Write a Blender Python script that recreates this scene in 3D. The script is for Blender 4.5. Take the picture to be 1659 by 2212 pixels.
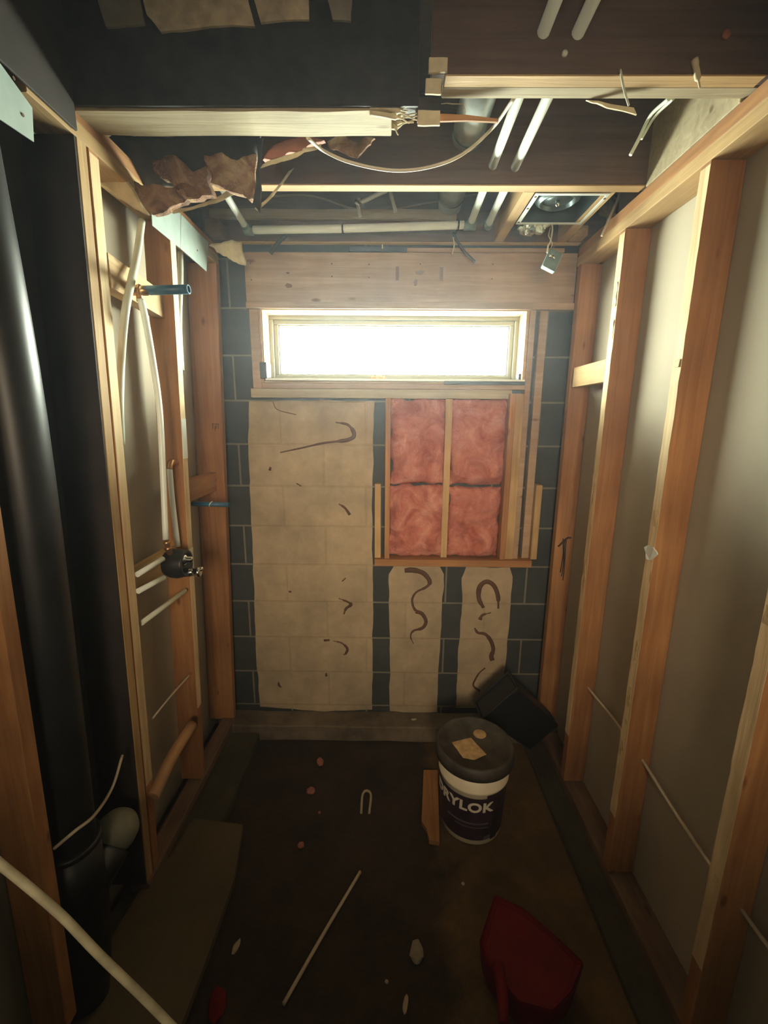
import bpy, bmesh, math, random
from math import radians, sin, cos, pi
from mathutils import Vector, Matrix, noise

random.seed(7)
for o in list(bpy.data.objects):
    bpy.data.objects.remove(o)
S = bpy.context.scene
COL = S.collection

# ------------------------------------------------------------------ camera
cam_d = bpy.data.cameras.new('camera')
cam_d.sensor_fit = 'HORIZONTAL'
cam_d.sensor_width = 36.0
cam_d.lens = 930.0 / 1659.0 * 36.0
cam_d.clip_start = 0.02
cam = bpy.data.objects.new('camera', cam_d)
COL.objects.link(cam)
_y, _p, _r = radians(-0.5), radians(12.2), radians(-0.42)
_f = Vector((sin(_y) * cos(_p), cos(_y) * cos(_p), -sin(_p)))
_rt = Vector((cos(_y), -sin(_y), 0))
_dn = _f.cross(_rt)
_r2 = cos(_r) * _rt + sin(_r) * _dn
_d2 = -sin(_r) * _rt + cos(_r) * _dn
cam.matrix_world = Matrix((
    (_r2.x, -_d2.x, -_f.x, 0.0),
    (_r2.y, -_d2.y, -_f.y, 0.0),
    (_r2.z, -_d2.z, -_f.z, 1.65),
    (0, 0, 0, 1)))
S.camera = cam

# ------------------------------------------------------------------ view, world and lights
S.view_settings.view_transform = 'Standard'
S.view_settings.look = 'None'
S.view_settings.gamma = 1
S.view_settings.exposure = 0.0
S.view_settings.use_curve_mapping = False

W = bpy.data.worlds.new('overcast_sky')
S.world = W
W.use_nodes = True
wn = W.node_tree
for n in list(wn.nodes):
    wn.nodes.remove(n)
bg = wn.nodes.new('ShaderNodeBackground')
wo = wn.nodes.new('ShaderNodeOutputWorld')
# bright hazy horizon and sunlit ground outside, high sky darkened in place of unbuilt eaves and window well
tcw = wn.nodes.new('ShaderNodeTexCoord')
sxw = wn.nodes.new('ShaderNodeSeparateXYZ')
rw = wn.nodes.new('ShaderNodeValToRGB')
e0, e1 = rw.color_ramp.elements
e0.position, e0.color = 0.22, (0.95, 1.0, 0.86, 1)
e1.position, e1.color = 0.42, (0.015, 0.017, 0.018, 1)
wn.links.new(tcw.outputs['Generated'], sxw.inputs[0])
wn.links.new(sxw.outputs['Z'], rw.inputs[0])
wn.links.new(rw.outputs[0], bg.inputs['Color'])
bg.inputs['Strength'].default_value = 100.0
wn.links.new(bg.outputs[0], wo.inputs[0])


def area(name, loc, aim, sx, sy, power, col, portal=False):
    l = bpy.data.lights.new(name, 'AREA')
    l.shape = 'RECTANGLE'
    l.size = sx
    l.size_y = sy
    l.energy = power
    l.color = col
    o = bpy.data.objects.new(name, l)
    COL.objects.link(o)
    o.location = loc
    o.rotation_euler = (Vector(aim) - Vector(loc)).to_track_quat('-Z', 'Y').to_euler()
    if portal:
        l.cycles.is_portal = True
    return o


area('window_portal', (0.02, 2.235, 1.975), (0.02, 0.0, 1.975), 1.2, 0.32, 1, (1, 1, 1), True)
# unseen fill light added behind the camera to brighten the window wall
wall_fill = area('back_wall_fill', (0.05, -1.1, 1.75), (0.08, 2.07, 1.3), 0.5, 0.5, 8.0, (1.0, 0.79, 0.54))
wall_fill.data.spread = radians(60)
area('ambient_fill', (0.4, -2.0, 2.3), (0.05, 2.0, 1.0), 0.5, 0.5, 0.4, (1.0, 0.72, 0.45))  # faint unseen fill added behind the camera for ambient light

# ------------------------------------------------------------------ materials
MATS = {}


def newmat(name):
    m = bpy.data.materials.new(name)
    m.use_nodes = True
    nt = m.node_tree
    b = nt.nodes['Principled BSDF']
    MATS[name] = m
    return m, nt, b


def N(nt, t, **kw):
    n = nt.nodes.new(t)
    for k, v in kw.items():
        if k in n.inputs:
            n.inputs[k].default_value = v
        else:
            setattr(n, k, v)
    return n


def L(nt, a, b):
    nt.links.new(a, b)


def ramp(nt, fac, stops):
    r = nt.nodes.new('ShaderNodeValToRGB')
    e = r.color_ramp.elements
    e[0].position, e[0].color = stops[0][0], tuple(stops[0][1]) + (1,)
    e[1].position, e[1].color = stops[-1][0], tuple(stops[-1][1]) + (1,)
    for p, c in stops[1:-1]:
        x = e.new(p)
        x.color = tuple(c) + (1,)
    L(nt, fac, r.inputs[0])
    return r


def coords(nt, scale=(1, 1, 1), rnd=True):
    tc = nt.nodes.new('ShaderNodeTexCoord')
    mp = nt.nodes.new('ShaderNodeMapping')
    mp.inputs['Scale'].default_value = scale
    L(nt, tc.outputs['Object'], mp.inputs['Vector'])
    if rnd:
        oi = nt.nodes.new('ShaderNodeObjectInfo')
        ml = N(nt, 'ShaderNodeMath', operation='MULTIPLY')
        ml.inputs[1].default_value = 37.0
        L(nt, oi.outputs['Random'], ml.inputs[0])
        L(nt, ml.outputs[0], mp.inputs['Location'])
    return mp


def bump(nt, b, h, strength=0.3, dist=0.01):
    bp = nt.nodes.new('ShaderNodeBump')
    bp.inputs['Strength'].default_value = strength
    bp.inputs['Distance'].default_value = dist
    L(nt, h, bp.inputs['Height'])
    L(nt, bp.outputs[0], b.inputs['Normal'])


def wood(name, dark, light, axis, rough=0.75, knots=True):
    m, nt, b = newmat(name)
    sc = [26, 26, 26]
    sc['xyz'.index(axis)] = 1.3
    mp = coords(nt, tuple(sc))
    n1 = N(nt, 'ShaderNodeTexNoise', Scale=1.6, Detail=5.0, Roughness=0.62, Distortion=0.9)
    L(nt, mp.outputs[0], n1.inputs['Vector'])
    r = ramp(nt, n1.outputs['Fac'], [(0.30, dark), (0.52, [(a + c) / 2 for a, c in zip(dark, light)]), (0.72, light)])
    out = r.outputs[0]
    # broad stains
    mp2 = coords(nt, (3, 3, 3))
    n2 = N(nt, 'ShaderNodeTexNoise', Scale=1.2, Detail=3.0)
    L(nt, mp2.outputs[0], n2.inputs['Vector'])
    r2 = ramp(nt, n2.outputs['Fac'], [(0.35, (0.72, 0.70, 0.68)), (0.65, (1, 1, 1))])
    mx = N(nt, 'ShaderNodeMix', data_type='RGBA', blend_type='MULTIPLY')
    mx.inputs[0].default_value = 1.0
    L(nt, out, mx.inputs[6])
    L(nt, r2.outputs[0], mx.inputs[7])
    out = mx.outputs[2]
    if knots:
        ks = [16, 16, 16]
        ks['xyz'.index(axis)] = 6
        mp3 = coords(nt, tuple(ks))
        v = N(nt, 'ShaderNodeTexVoronoi', Scale=0.7)
        L(nt, mp3.outputs[0], v.inputs['Vector'])
        r3 = ramp(nt, v.outputs['Distance'], [(0.05, (0.30, 0.18, 0.10)), (0.11, (1, 1, 1))])
        mx2 = N(nt, 'ShaderNodeMix', data_type='RGBA', blend_type='MULTIPLY')
        mx2.inputs[0].default_value = 0.75
        L(nt, out, mx2.inputs[6])
        L(nt, r3.outputs[0], mx2.inputs[7])
        out = mx2.outputs[2]
    L(nt, out, b.inputs['Base Color'])
    b.inputs['Roughness'].default_value = rough
    bump(nt, b, n1.outputs['Fac'], 0.35, 0.004)
    return m


def plain(name, col, rough=0.5, metal=0.0, var=0.12, scale=14, bmp=0.0, spec=None):
    m, nt, b = newmat(name)
    mp = coords(nt)
    n = N(nt, 'ShaderNodeTexNoise', Scale=scale, Detail=4.0)
    L(nt, mp.outputs[0], n.inputs['Vector'])
    lo = [c * (1 - var) for c in col]
    hi = [min(1, c * (1 + var)) for c in col]
    r = ramp(nt, n.outputs['Fac'], [(0.3, lo), (0.7, hi)])
    L(nt, r.outputs[0], b.inputs['Base Color'])
    b.inputs['Roughness'].default_value = rough
    b.inputs['Metallic'].default_value = metal
    if spec is not None:
        b.inputs['Specular IOR Level'].default_value = spec
    if bmp:
        bump(nt, b, n.outputs['Fac'], bmp, 0.01)
    return m


PINE_D, PINE_L = (0.30, 0.125, 0.042), (0.47, 0.235, 0.085)
for ax in 'xyz':
    wood('pine_' + ax, PINE_D, PINE_L, ax)
    wood('old_wood_' + ax, (0.13, 0.075, 0.045), (0.24, 0.145, 0.09), ax)
    wood('pale_pine_' + ax, (0.40, 0.245, 0.10), (0.58, 0.39, 0.18), ax)
wood('edge_pale', (0.60, 0.43, 0.22), (0.85, 0.68, 0.42), 'z')
wood('grey_wood_x', (0.36, 0.29, 0.18), (0.52, 0.44, 0.29), 'x')
wood('header_wood', (0.36, 0.235, 0.145), (0.50, 0.34, 0.22), 'x')
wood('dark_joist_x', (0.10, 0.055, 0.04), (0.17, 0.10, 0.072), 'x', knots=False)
plain('drywall_back', (0.40, 0.345, 0.26), 0.85, var=0.07, scale=3, bmp=0.05)
plain('nail_plate_steel', (0.46, 0.56, 0.52), 0.42, 0.35, var=0.06, scale=30)
plain('steel', (0.55, 0.57, 0.58), 0.35, 0.9, var=0.1)
plain('galvanised', (0.62, 0.70, 0.70), 0.36, 0.65, var=0.16, scale=22)
plain('chrome', (0.75, 0.75, 0.72), 0.12, 1.0, var=0.03)
plain('brass', (0.50, 0.30, 0.16), 0.35, 0.9, var=0.1)
plain('black_abs', (0.010, 0.011, 0.012), 0.42, var=0.4, scale=9)
plain('black_plastic', (0.012, 0.012, 0.013), 0.45, var=0.2)
plain('black_rubber', (0.010, 0.011, 0.013), 0.7, var=0.3)
plain('white_pipe', (0.80, 0.86, 0.80), 0.35, var=0.05)
plain('pex_white', (0.66, 0.70, 0.58), 0.35, var=0.06)
plain('cable_white', (0.55, 0.47, 0.36), 0.5, var=0.06)
plain('cable_grey', (0.30, 0.24, 0.18), 0.55, var=0.1)
plain('blue_pipe', (0.025, 0.10, 0.17), 0.4, var=0.25, scale=40)
plain('cast_pale', (0.20, 0.19, 0.14), 0.6, var=0.15)
plain('tan_pipe', (0.42, 0.24, 0.12), 0.6, var=0.12)
plain('white_enamel', (0.68, 0.74, 0.70), 0.35, 0.2, var=0.04)
plain('scroll_metal', (0.10, 0.14, 0.145), 0.3, 0.6, var=0.2)
plain('fan_dark', (0.06, 0.085, 0.09), 0.35, 0.5, var=0.15)
plain('foil', (0.62, 0.72, 0.70), 0.22, 0.9, var=0.1, scale=60, bmp=0.5)
plain('box_metal', (0.16, 0.22, 0.215), 0.55, 0.4, var=0.15, scale=30)
plain('vinyl_frame', (0.26, 0.27, 0.20), 0.4, var=0.03)
plain('bead', (0.4, 0.4, 0.32), 0.4, var=0.03)
plain('white_tape', (0.80, 0.86, 0.84), 0.4, var=0.03)
plain('knot_brown', (0.16, 0.095, 0.06), 0.8, var=0.2)
plain('black_tape', (0.02, 0.03, 0.05), 0.5, var=0.3)
plain('kraft', (0.55, 0.44, 0.29), 0.75, var=0.3, scale=30, bmp=0.3)
plain('kraft_pale', (0.62, 0.53, 0.34), 0.7, var=0.15, scale=30, bmp=0.2)
plain('glue_pale', (0.50, 0.36, 0.19), 0.7, var=0.2, scale=60, bmp=0.3)
plain('dark_panel_and_shade', (0.026, 0.018, 0.014), 0.8, var=0.2)  # also colours the sheets that stand in for shade
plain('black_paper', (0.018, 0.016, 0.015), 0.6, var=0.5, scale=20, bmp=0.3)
plain('cardboard', (0.27, 0.235, 0.18), 0.8, var=0.2, scale=16)
plain('red_plastic', (0.13, 0.003, 0.006), 0.6, var=0.15, spec=0.15)
plain('bucket_white', (0.86, 0.76, 0.56), 0.5, var=0.06)
plain('bucket_label', (0.035, 0.018, 0.028), 0.5, var=0.5, scale=26)
plain('label_stripe', (0.12, 0.10, 0.12), 0.5, var=0.2)
plain('letter_white', (0.80, 0.72, 0.58), 0.5, var=0.05)
plain('lid_black', (0.05, 0.042, 0.032), 0.6, var=0.5, scale=22)
plain('paper_scrap', (0.46, 0.31, 0.15), 0.8, var=0.25, scale=50)
plain('debris_white', (0.42, 0.36, 0.26), 0.7, var=0.1)
plain('debris_pink', (0.35, 0.13, 0.09), 0.8, var=0.2)
plain('soft_blue_tag', (0.02, 0.05, 0.10), 0.5, var=0.2)
plain('ink', (0.10, 0.05, 0.03), 0.8, var=0.2)
plain('pole_pale', (0.42, 0.38, 0.25), 0.55, var=0.22, scale=30, bmp=0.1)
plain('orange_flag', (0.75, 0.33, 0.18), 0.6, var=0.2)


def concrete(name, a, c, scale=6):
    m, nt, b = newmat(name)
    mp = coords(nt, rnd=False)
    n = N(nt, 'ShaderNodeTexNoise', Scale=float(scale), Detail=8.0, Roughness=0.65)
    L(nt, mp.outputs[0], n.inputs['Vector'])
    r = ramp(nt, n.outputs['Fac'], [(0.3, a), (0.7, c)])
    L(nt, r.outputs[0], b.inputs['Base Color'])
    b.inputs['Roughness'].default_value = 0.9
    bump(nt, b, n.outputs['Fac'], 0.5, 0.02)
    return m


concrete('ledge_concrete', (0.06, 0.045, 0.03), (0.22, 0.17, 0.115))
concrete('strip_concrete', (0.025, 0.021, 0.011), (0.08, 0.066, 0.036), 4)
concrete('subfloor', (0.03, 0.024, 0.022), (0.07, 0.055, 0.045), 5)
concrete('plank_concrete', (0.075, 0.055, 0.026), (0.12, 0.09, 0.045), 3)

# earth floor: dark damp soil in the middle, brown clay to the right
m, nt, b = newmat('earth')
mp = coords(nt, rnd=False)
n = N(nt, 'ShaderNodeTexNoise', Scale=5.0, Detail=9.0, Roughness=0.7)
L(nt, mp.outputs[0], n.inputs['Vector'])
n2 = N(nt, 'ShaderNodeTexNoise', Scale=55.0, Detail=3.0)
L(nt, mp.outputs[0], n2.inputs['Vector'])
r1 = ramp(nt, n.outputs['Fac'], [(0.3, (0.012, 0.007, 0.004)), (0.75, (0.055, 0.034, 0.018))])
r2 = ramp(nt, n.outputs['Fac'], [(0.3, (0.07, 0.038, 0.010)), (0.75, (0.17, 0.10, 0.035))])
sx = N(nt, 'ShaderNodeSeparateXYZ')
L(nt, mp.outputs[0], sx.inputs[0])
ma = N(nt, 'ShaderNodeMath', operation='MULTIPLY_ADD')
L(nt, n.outputs['Fac'], ma.inputs[0])
ma.inputs[1].default_value = 0.25
L(nt, sx.outputs['X'], ma.inputs[2])
rr = ramp(nt, ma.outputs[0], [(0.30, (0, 0, 0)), (0.40, (1, 1, 1))])
mx = N(nt, 'ShaderNodeMix', data_type='RGBA')
L(nt, rr.outputs[0], mx.inputs[0])
L(nt, r1.outputs[0], mx.inputs[6])
L(nt, r2.outputs[0], mx.inputs[7])
L(nt, mx.outputs[2], b.inputs['Base Color'])
b.inputs['Roughness'].default_value = 0.95
bump(nt, b, n2.outputs['Fac'], 0.6, 0.01)


def block_mat(name, c1, c2, mortar, mfac):
    m, nt, b = newmat(name)
    tc = nt.nodes.new('ShaderNodeTexCoord')
    sp = nt.nodes.new('ShaderNodeSeparateXYZ')
    L(nt, tc.outputs['Object'], sp.inputs[0])
    cb = nt.nodes.new('ShaderNodeCombineXYZ')
    ax = N(nt, 'ShaderNodeMath', operation='ADD')
    ax.inputs[1].default_value = 10.0 * 0.406 - 0.30
    az = N(nt, 'ShaderNodeMath', operation='ADD')
    az.inputs[1].default_value = 4 * 0.2005 - 0.325 + 0.2005
    L(nt, sp.outputs['X'], ax.inputs[0])
    L(nt, sp.outputs['Z'], az.inputs[0])
    L(nt, ax.outputs[0], cb.inputs[0])
    L(nt, az.outputs[0], cb.inputs[1])
    br = nt.nodes.new('ShaderNodeTexBrick')
    br.offset = 0.5
    br.inputs['Scale'].default_value = 1.0
    br.inputs['Brick Width'].default_value = 0.406
    br.inputs['Row Height'].default_value = 0.2005
    br.inputs['Mortar Size'].default_value = 0.0055
    br.inputs['Mortar Smooth'].default_value = 0.35
    br.inputs['Color1'].default_value = (*c1, 1)
    br.inputs['Color2'].default_value = (*c2, 1)
    br.inputs['Mortar'].default_value = (*mortar, 1)
    L(nt, cb.outputs[0], br.inputs['Vector'])
    n = N(nt, 'ShaderNodeTexNoise', Scale=7.0, Detail=7.0, Roughness=0.65)
    L(nt, tc.outputs['Object'], n.inputs['Vector'])
    r = ramp(nt, n.outputs['Fac'], [(0.3, (0.72, 0.72, 0.72)), (0.7, (1.15, 1.12, 1.08))])
    mx = N(nt, 'ShaderNodeMix', data_type='RGBA', blend_type='MULTIPLY')
    mx.inputs[0].default_value = 1.0
    L(nt, br.outputs['Color'], mx.inputs[6])
    L(nt, r.outputs[0], mx.inputs[7])
    L(nt, mx.outputs[2], b.inputs['Base Color'])
    b.inputs['Roughness'].default_value = 0.85
    n3 = N(nt, 'ShaderNodeTexNoise', Scale=90.0, Detail=3.0)
    L(nt, tc.outputs['Object'], n3.inputs['Vector'])
    m1 = N(nt, 'ShaderNodeMath', operation='MULTIPLY')
    m1.inputs[1].default_value = -mfac
    L(nt, br.outputs['Fac'], m1.inputs[0])
    m2 = N(nt, 'ShaderNodeMath', operation='MULTIPLY_ADD')
    m2.inputs[1].default_value = 0.25
    L(nt, n3.outputs['Fac'], m2.inputs[0])
    L(nt, m1.outputs[0], m2.inputs[2])
    bump(nt, b, m2.outputs[0], 0.5, 0.006)


block_mat('dark_block', (0.050, 0.056, 0.055), (0.036, 0.042, 0.044), (0.17, 0.16, 0.13), 0.3)
block_mat('painted_block', (0.41, 0.325, 0.215), (0.40, 0.315, 0.207), (0.37, 0.29, 0.185), 0.45)

# insulation, pink fibreglass
def fibre(name, a, b_, c):
    m, nt, b = newmat(name)
    mp = coords(nt)
    n = N(nt, 'ShaderNodeTexNoise', Scale=9.0, Detail=6.0, Roughness=0.6, Distortion=1.2)
    L(nt, mp.outputs[0], n.inputs['Vector'])
    r = ramp(nt, n.outputs['Fac'], [(0.3, a), (0.5, b_), (0.72, c)])
    L(nt, r.outputs[0], b.inputs['Base Color'])
    b.inputs['Roughness'].default_value = 1.0
    b.inputs['Specular IOR Level'].default_value = 0.1
    n2 = N(nt, 'ShaderNodeTexNoise', Scale=60.0, Detail=5.0, Distortion=1.5)
    L(nt, mp.outputs[0], n2.inputs['Vector'])
    bump(nt, b, n2.outputs['Fac'], 0.9, 0.010)


fibre('pink_fibre', (0.35, 0.095, 0.070), (0.50, 0.18, 0.135), (0.64, 0.31, 0.235))
fibre('brown_fibre', (0.07, 0.045, 0.035), (0.26, 0.15, 0.10), (0.62, 0.47, 0.28))

m, nt, b = newmat('window_glass')
b.inputs['Base Color'].default_value = (1, 1, 1, 1)
b.inputs['Roughness'].default_value = 0.0
b.inputs['IOR'].default_value = 1.0
b.inputs['Transmission Weight'].default_value = 1.0
b.inputs['Specular IOR Level'].default_value = 0.0
for n in list(nt.nodes):
    if n.type == 'OUTPUT_MATERIAL':
        outn = n
tr = nt.nodes.new('ShaderNodeBsdfTransparent')
tr.inputs[0].default_value = (0.97, 0.99, 0.97, 1)
gl = nt.nodes.new('ShaderNodeBsdfGlossy')
gl.inputs['Roughness'].default_value = 0.02
ms = nt.nodes.new('ShaderNodeMixShader')
ms.inputs[0].default_value = 0.05
L(nt, tr.outputs[0], ms.inputs[1])
L(nt, gl.outputs[0], ms.inputs[2])
L(nt, ms.outputs[0], outn.inputs[0])


# ------------------------------------------------------------------ geometry helpers
LEAN = 0.033     # the left stud wall leans out a little towards the floor


class MB:
    def __init__(s):
        s.bm = bmesh.new()

    def box(s, x0, x1, y0, y1, z0, z1, bev=0.0015):
        r = bmesh.ops.create_cube(s.bm, size=1)
        vs = r['verts']
        for v in vs:
            v.co = Vector(((x0 + x1) / 2 + v.co.x * (x1 - x0), (y0 + y1) / 2 + v.co.y * (y1 - y0), (z0 + z1) / 2 + v.co.z * (z1 - z0)))
        if bev:
            es = list({e for v in vs for e in v.link_edges})
            bmesh.ops.bevel(s.bm, geom=es, offset=bev, segments=1, affect='EDGES', profile=0.5)
        return s

    def hexa(s, pts):
        """eight corners: lower four then upper four, same turning order"""
        v = [s.bm.verts.new(p) for p in pts]
        for f in ((3, 2, 1, 0), (4, 5, 6, 7), (0, 1, 5, 4), (1, 2, 6, 5), (2, 3, 7, 6), (3, 0, 4, 7)):
            s.bm.faces.new([v[i] for i in f])
        return s

    def beam(s, p, q, w, h, up=(0, 0, 1)):
        p, q = Vector(p), Vector(q)
        d = (q - p).normalized()
        u = Vector(up)
        a = d.cross(u).normalized() * (w / 2)
        c = a.cross(d).normalized() * (h / 2)
        return s.hexa([p - a - c, p + a - c, q + a - c, q - a - c, p - a + c, p + a + c, q + a + c, q - a + c])

    def tube(s, pts, r, n=12, caps=True, smooth_path=True, hollow=None):
        pts = [Vector(p) for p in pts]
        if smooth_path and len(pts) > 2:
            out = []
            ext = [pts[0] * 2 - pts[1]] + pts + [pts[-1] * 2 - pts[-2]]
            for i in range(1, len(ext) - 2):
                a, b_, c, d = ext[i - 1], ext[i], ext[i + 1], ext[i + 2]
                for k in range(6):
                    t = k / 6
                    out.append(0.5 * ((2 * b_) + (c - a) * t + (2 * a - 5 * b_ + 4 * c - d) * t * t + (3 * b_ - a - 3 * c + d) * t ** 3))
            out.append(pts[-1])
            pts = out
        rs = r if isinstance(r, (list, tuple)) else None
        rings = []
        prev = None
        for i, p in enumerate(pts):
            d = (pts[min(i + 1, len(pts) - 1)] - pts[max(i - 1, 0)]).normalized()
            if prev is None:
                a = d.orthogonal().normalized()
            else:
                a = (prev - d * prev.dot(d)).normalized()
            prev = a
            c = d.cross(a)
            rr = rs[min(len(rs) - 1, int(i / max(1, len(pts) - 1) * (len(rs) - 1) + .5))] if rs else r
            rings.append([s.bm.verts.new(p + (a * cos(2 * pi * k / n) + c * sin(2 * pi * k / n)) * rr) for k in range(n)])
        for i in range(len(rings) - 1):
            for k in range(n):
                f = s.bm.faces.new((rings[i][k], rings[i][(k + 1) % n], rings[i + 1][(k + 1) % n], rings[i + 1][k]))
                f.smooth = True
        if caps:
            s.bm.faces.new(list(reversed(rings[0])))
            if hollow:
                c0 = sum((v.co for v in rings[-1]), Vector()) / n
                d = (pts[-1] - pts[-2]).normalized()
                inn = [s.bm.verts.new(c0 + (v.co - c0) * hollow) for v in rings[-1]]
                dp = [s.bm.verts.new(v.co - d * 0.03) for v in inn]
                for k in range(n):
                    s.bm.faces.new((rings[-1][k], rings[-1][(k + 1) % n], inn[(k + 1) % n], inn[k]))
                    s.bm.faces.new((inn[k], inn[(k + 1) % n], dp[(k + 1) % n], dp[k]))
                s.bm.faces.new(dp)
            else:
                s.bm.faces.new(rings[-1])
        return s

    def lathe(s, prof, c, n=40, axis='z'):
        rings = []
        for r, h in prof:
            ring = []
            for k in range(n):
                a = 2 * pi * k / n
                if axis == 'z':
                    p = (c[0] + r * cos(a), c[1] + r * sin(a), c[2] + h)
                elif axis == 'x':
                    p = (c[0] + h, c[1] + r * cos(a), c[2] + r * sin(a))
                else:
                    p = (c[0] + r * cos(a), c[1] + h, c[2] + r * sin(a))
                ring.append(s.bm.verts.new(p))
            rings.append(ring)
        for i in range(len(rings) - 1):
            for k in range(n):
                f = s.bm.faces.new((rings[i][k], rings[i][(k + 1) % n], rings[i + 1][(k + 1) % n], rings[i + 1][k]))
                f.smooth = True
        s.bm.faces.new(list(reversed(rings[0])))
        s.bm.faces.new(rings[-1])
        return s

    def slab(s, pts, nrm, th):
        """polygon pts extruded by th along nrm"""
        n = Vector(nrm) * th
        a = [s.bm.verts.new(p) for p in pts]
        b_ = [s.bm.verts.new(Vector(p) + n) for p in pts]
        s.bm.faces.new(list(reversed(a)))
        s.bm.faces.new(b_)
        for i in range(len(a)):
            j = (i + 1) % len(a)
            s.bm.faces.new((a[i], a[j], b_[j], b_[i]))
        return s

    def rough(s, amp, scale, seed=0.0, cut=0, maxlen=0.06):
        if cut:
            for _ in range(cut):
                es = [e for e in s.bm.edges if e.calc_length() > maxlen]
                if not es:
                    break
                bmesh.ops.subdivide_edges(s.bm, edges=es, cuts=1, use_grid_fill=True)
        for v in s.bm.verts:
            q = v.co * scale + Vector((seed, seed * 1.7, -seed))
            v.co += Vector(noise.noise_vector(q)) * amp
        return s

    def build(s, name, mat, parent=None, lean=False, origin=None, keep=False):
        if lean:
            for v in s.bm.verts:
                v.co.x += LEAN * (v.co.z - 1.645)
        bmesh.ops.recalc_face_normals(s.bm, faces=s.bm.faces)
        me = bpy.data.meshes.new(name)
        if parent is not None:
            o0 = parent.matrix_world.translation if parent.get('_w') is None else Vector(parent['_w'])
        vs = [v.co for v in s.bm.verts]
        if keep:
            base = Vector((0, 0, 0))
        elif origin is not None:
            base = Vector(origin)
        else:
            mn = Vector([min(v[i] for v in vs) for i in range(3)])
            mxx = Vector([max(v[i] for v in vs) for i in range(3)])
            base = Vector(((mn.x + mxx.x) / 2, (mn.y + mxx.y) / 2, mn.z))
        bmesh.ops.translate(s.bm, verts=s.bm.verts, vec=-base)
        s.bm.to_mesh(me)
        s.bm.free()
        o = bpy.data.objects.new(name, me)
        COL.objects.link(o)
        if parent is not None:
            o.parent = parent
            o.location = base - WORLD[parent.name]
        else:
            o.location = base
        WORLD[o.name] = base
        me.materials.append(MATS[mat])
        return o


WORLD = {}


def tag(o, label, cat, group=None, kind=None):
    o['label'] = label
    o['category'] = cat
    if group:
        o['group'] = group
    if kind:
        o['kind'] = kind
    return o


def struct(o, label=None, cat=None):
    o['kind'] = 'structure'
    if label:
        o['label'] = label
        o['category'] = cat
    return o


def empty(name, loc):
    o = bpy.data.objects.new(name, None)
    o.empty_display_size = 0.05
    COL.objects.link(o)
    o.location = loc
    WORLD[o.name] = Vector(loc)
    return o


# ================================================================== THE SHELL
BY = 2.07      # face of the block wall
CZ = 2.605     # underside of the subfloor
RX = 0.889     # right drywall
LX = -0.885    # left drywall
B = MB().box(-1.0, 1.05, -2.6, 2.3, -0.06, 0.0, 0)
struct(B.build('floor', 'earth', keep=True), 'dark brown bare earth floor scattered with small debris', 'floor')
B = MB().box(-1.0, 1.05, -2.6, 2.3, CZ, CZ + 0.05, 0)
struct(B.build('ceiling', 'subfloor', keep=True), 'dark underside of the subfloor above the open joists', 'ceiling')
B = MB().box(RX, RX + 0.012, -2.6, BY, 0, CZ, 0)
struct(B.build('wall_right', 'drywall_back'), 'beige back of drywall behind the right-hand studs', 'wall')
B = MB().hexa([(LX - 0.012 - 0.055, -2.6, 0), (LX - 0.055, -2.6, 0), (LX - 0.055, BY, 0), (LX - 0.012 - 0.055, BY, 0),
               (LX - 0.012 + 0.032, -2.6, CZ), (LX + 0.032, -2.6, CZ), (LX + 0.032, BY, CZ), (LX - 0.012 + 0.032, BY, CZ)])
struct(B.build('wall_left', 'drywall_back'), 'beige back of drywall behind the left-hand studs', 'wall')
B = MB().box(-1.0, 1.05, -2.65, -2.6, 0, CZ, 0)
struct(B.build('wall_front', 'drywall_back'), 'plain wall of the basement behind the viewer', 'wall')

# block wall with the window opening
WX0, WX1, WZ0, WZ1 = -0.562, 0.602, 1.825, 2.118
B = MB()
for a in ((-1.0, WX0, 0, CZ), (WX1, 1.05, 0, CZ), (WX0, WX1, 0, WZ0), (WX0, WX1, WZ1, CZ)):
    B.box(a[0], a[1], BY, BY + 0.2, a[2], a[3], 0)
wall = struct(B.build('wall_back', 'dark_block', keep=True), 'dark concrete block wall with tan painted patches under the window', 'wall')


def ragged(pts, amp=0.004, step=0.03):
    out = []
    n = len(pts)
    for i in range(n):
        a, b_ = Vector(pts[i]), Vector(pts[(i + 1) % n])
        k = max(1, int((b_ - a).length / step))
        for j in range(k):
            p = a.lerp(b_, j / k)
            q = noise.noise_vector(p * 14)
            out.append(Vector((p.x + q.x * amp, p.y, p.z + q.z * amp)))
    return out


def patch(name, pts, amp=0.006):
    P3 = [(p[0], BY - 0.003, p[1]) for p in pts]
    bm = MB().slab(ragged(P3, amp), (0, 1, 0), 0.0025)
    o = bm.build(name, 'painted_block', wall, keep=True)
    o['label'] = 'tan painted masonry patch with brown glue marks'
    return o


patch('paint_patch', [(-0.6530, 1.7280), (-0.3020, 1.7300), (-0.0680, 1.7280), (-0.0720, 1.4430), (-0.0780, 1.1460), (-0.0710, 0.7280), (-0.0730, 0.4660), (-0.0750, 0.1000), (-0.3380, 0.0840), (-0.6880, 0.1080), (-0.6910, 0.4580), (-0.6780, 0.8980), (-0.6720, 1.3260), (-0.6680, 1.5480)])
patch('paint_patch', [(0.0370, 0.9280), (0.2650, 0.9300), (0.2910, 0.8840), (0.2840, 0.6030), (0.2750, 0.3630), (0.2790, 0.0880), (0.1690, 0.0750), (0.0220, 0.0900), (0.0180, 0.4680), (0.0100, 0.7290), (0.0090, 0.8800)])
patch('paint_patch', [(0.4010, 0.9240), (0.6160, 0.9220), (0.6330, 0.8750), (0.6350, 0.6340), (0.6340, 0.3680), (0.6210, 0.1160), (0.3820, 0.1180), (0.3790, 0.4720), (0.3910, 0.7340), (0.3780, 0.8600)])


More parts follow.
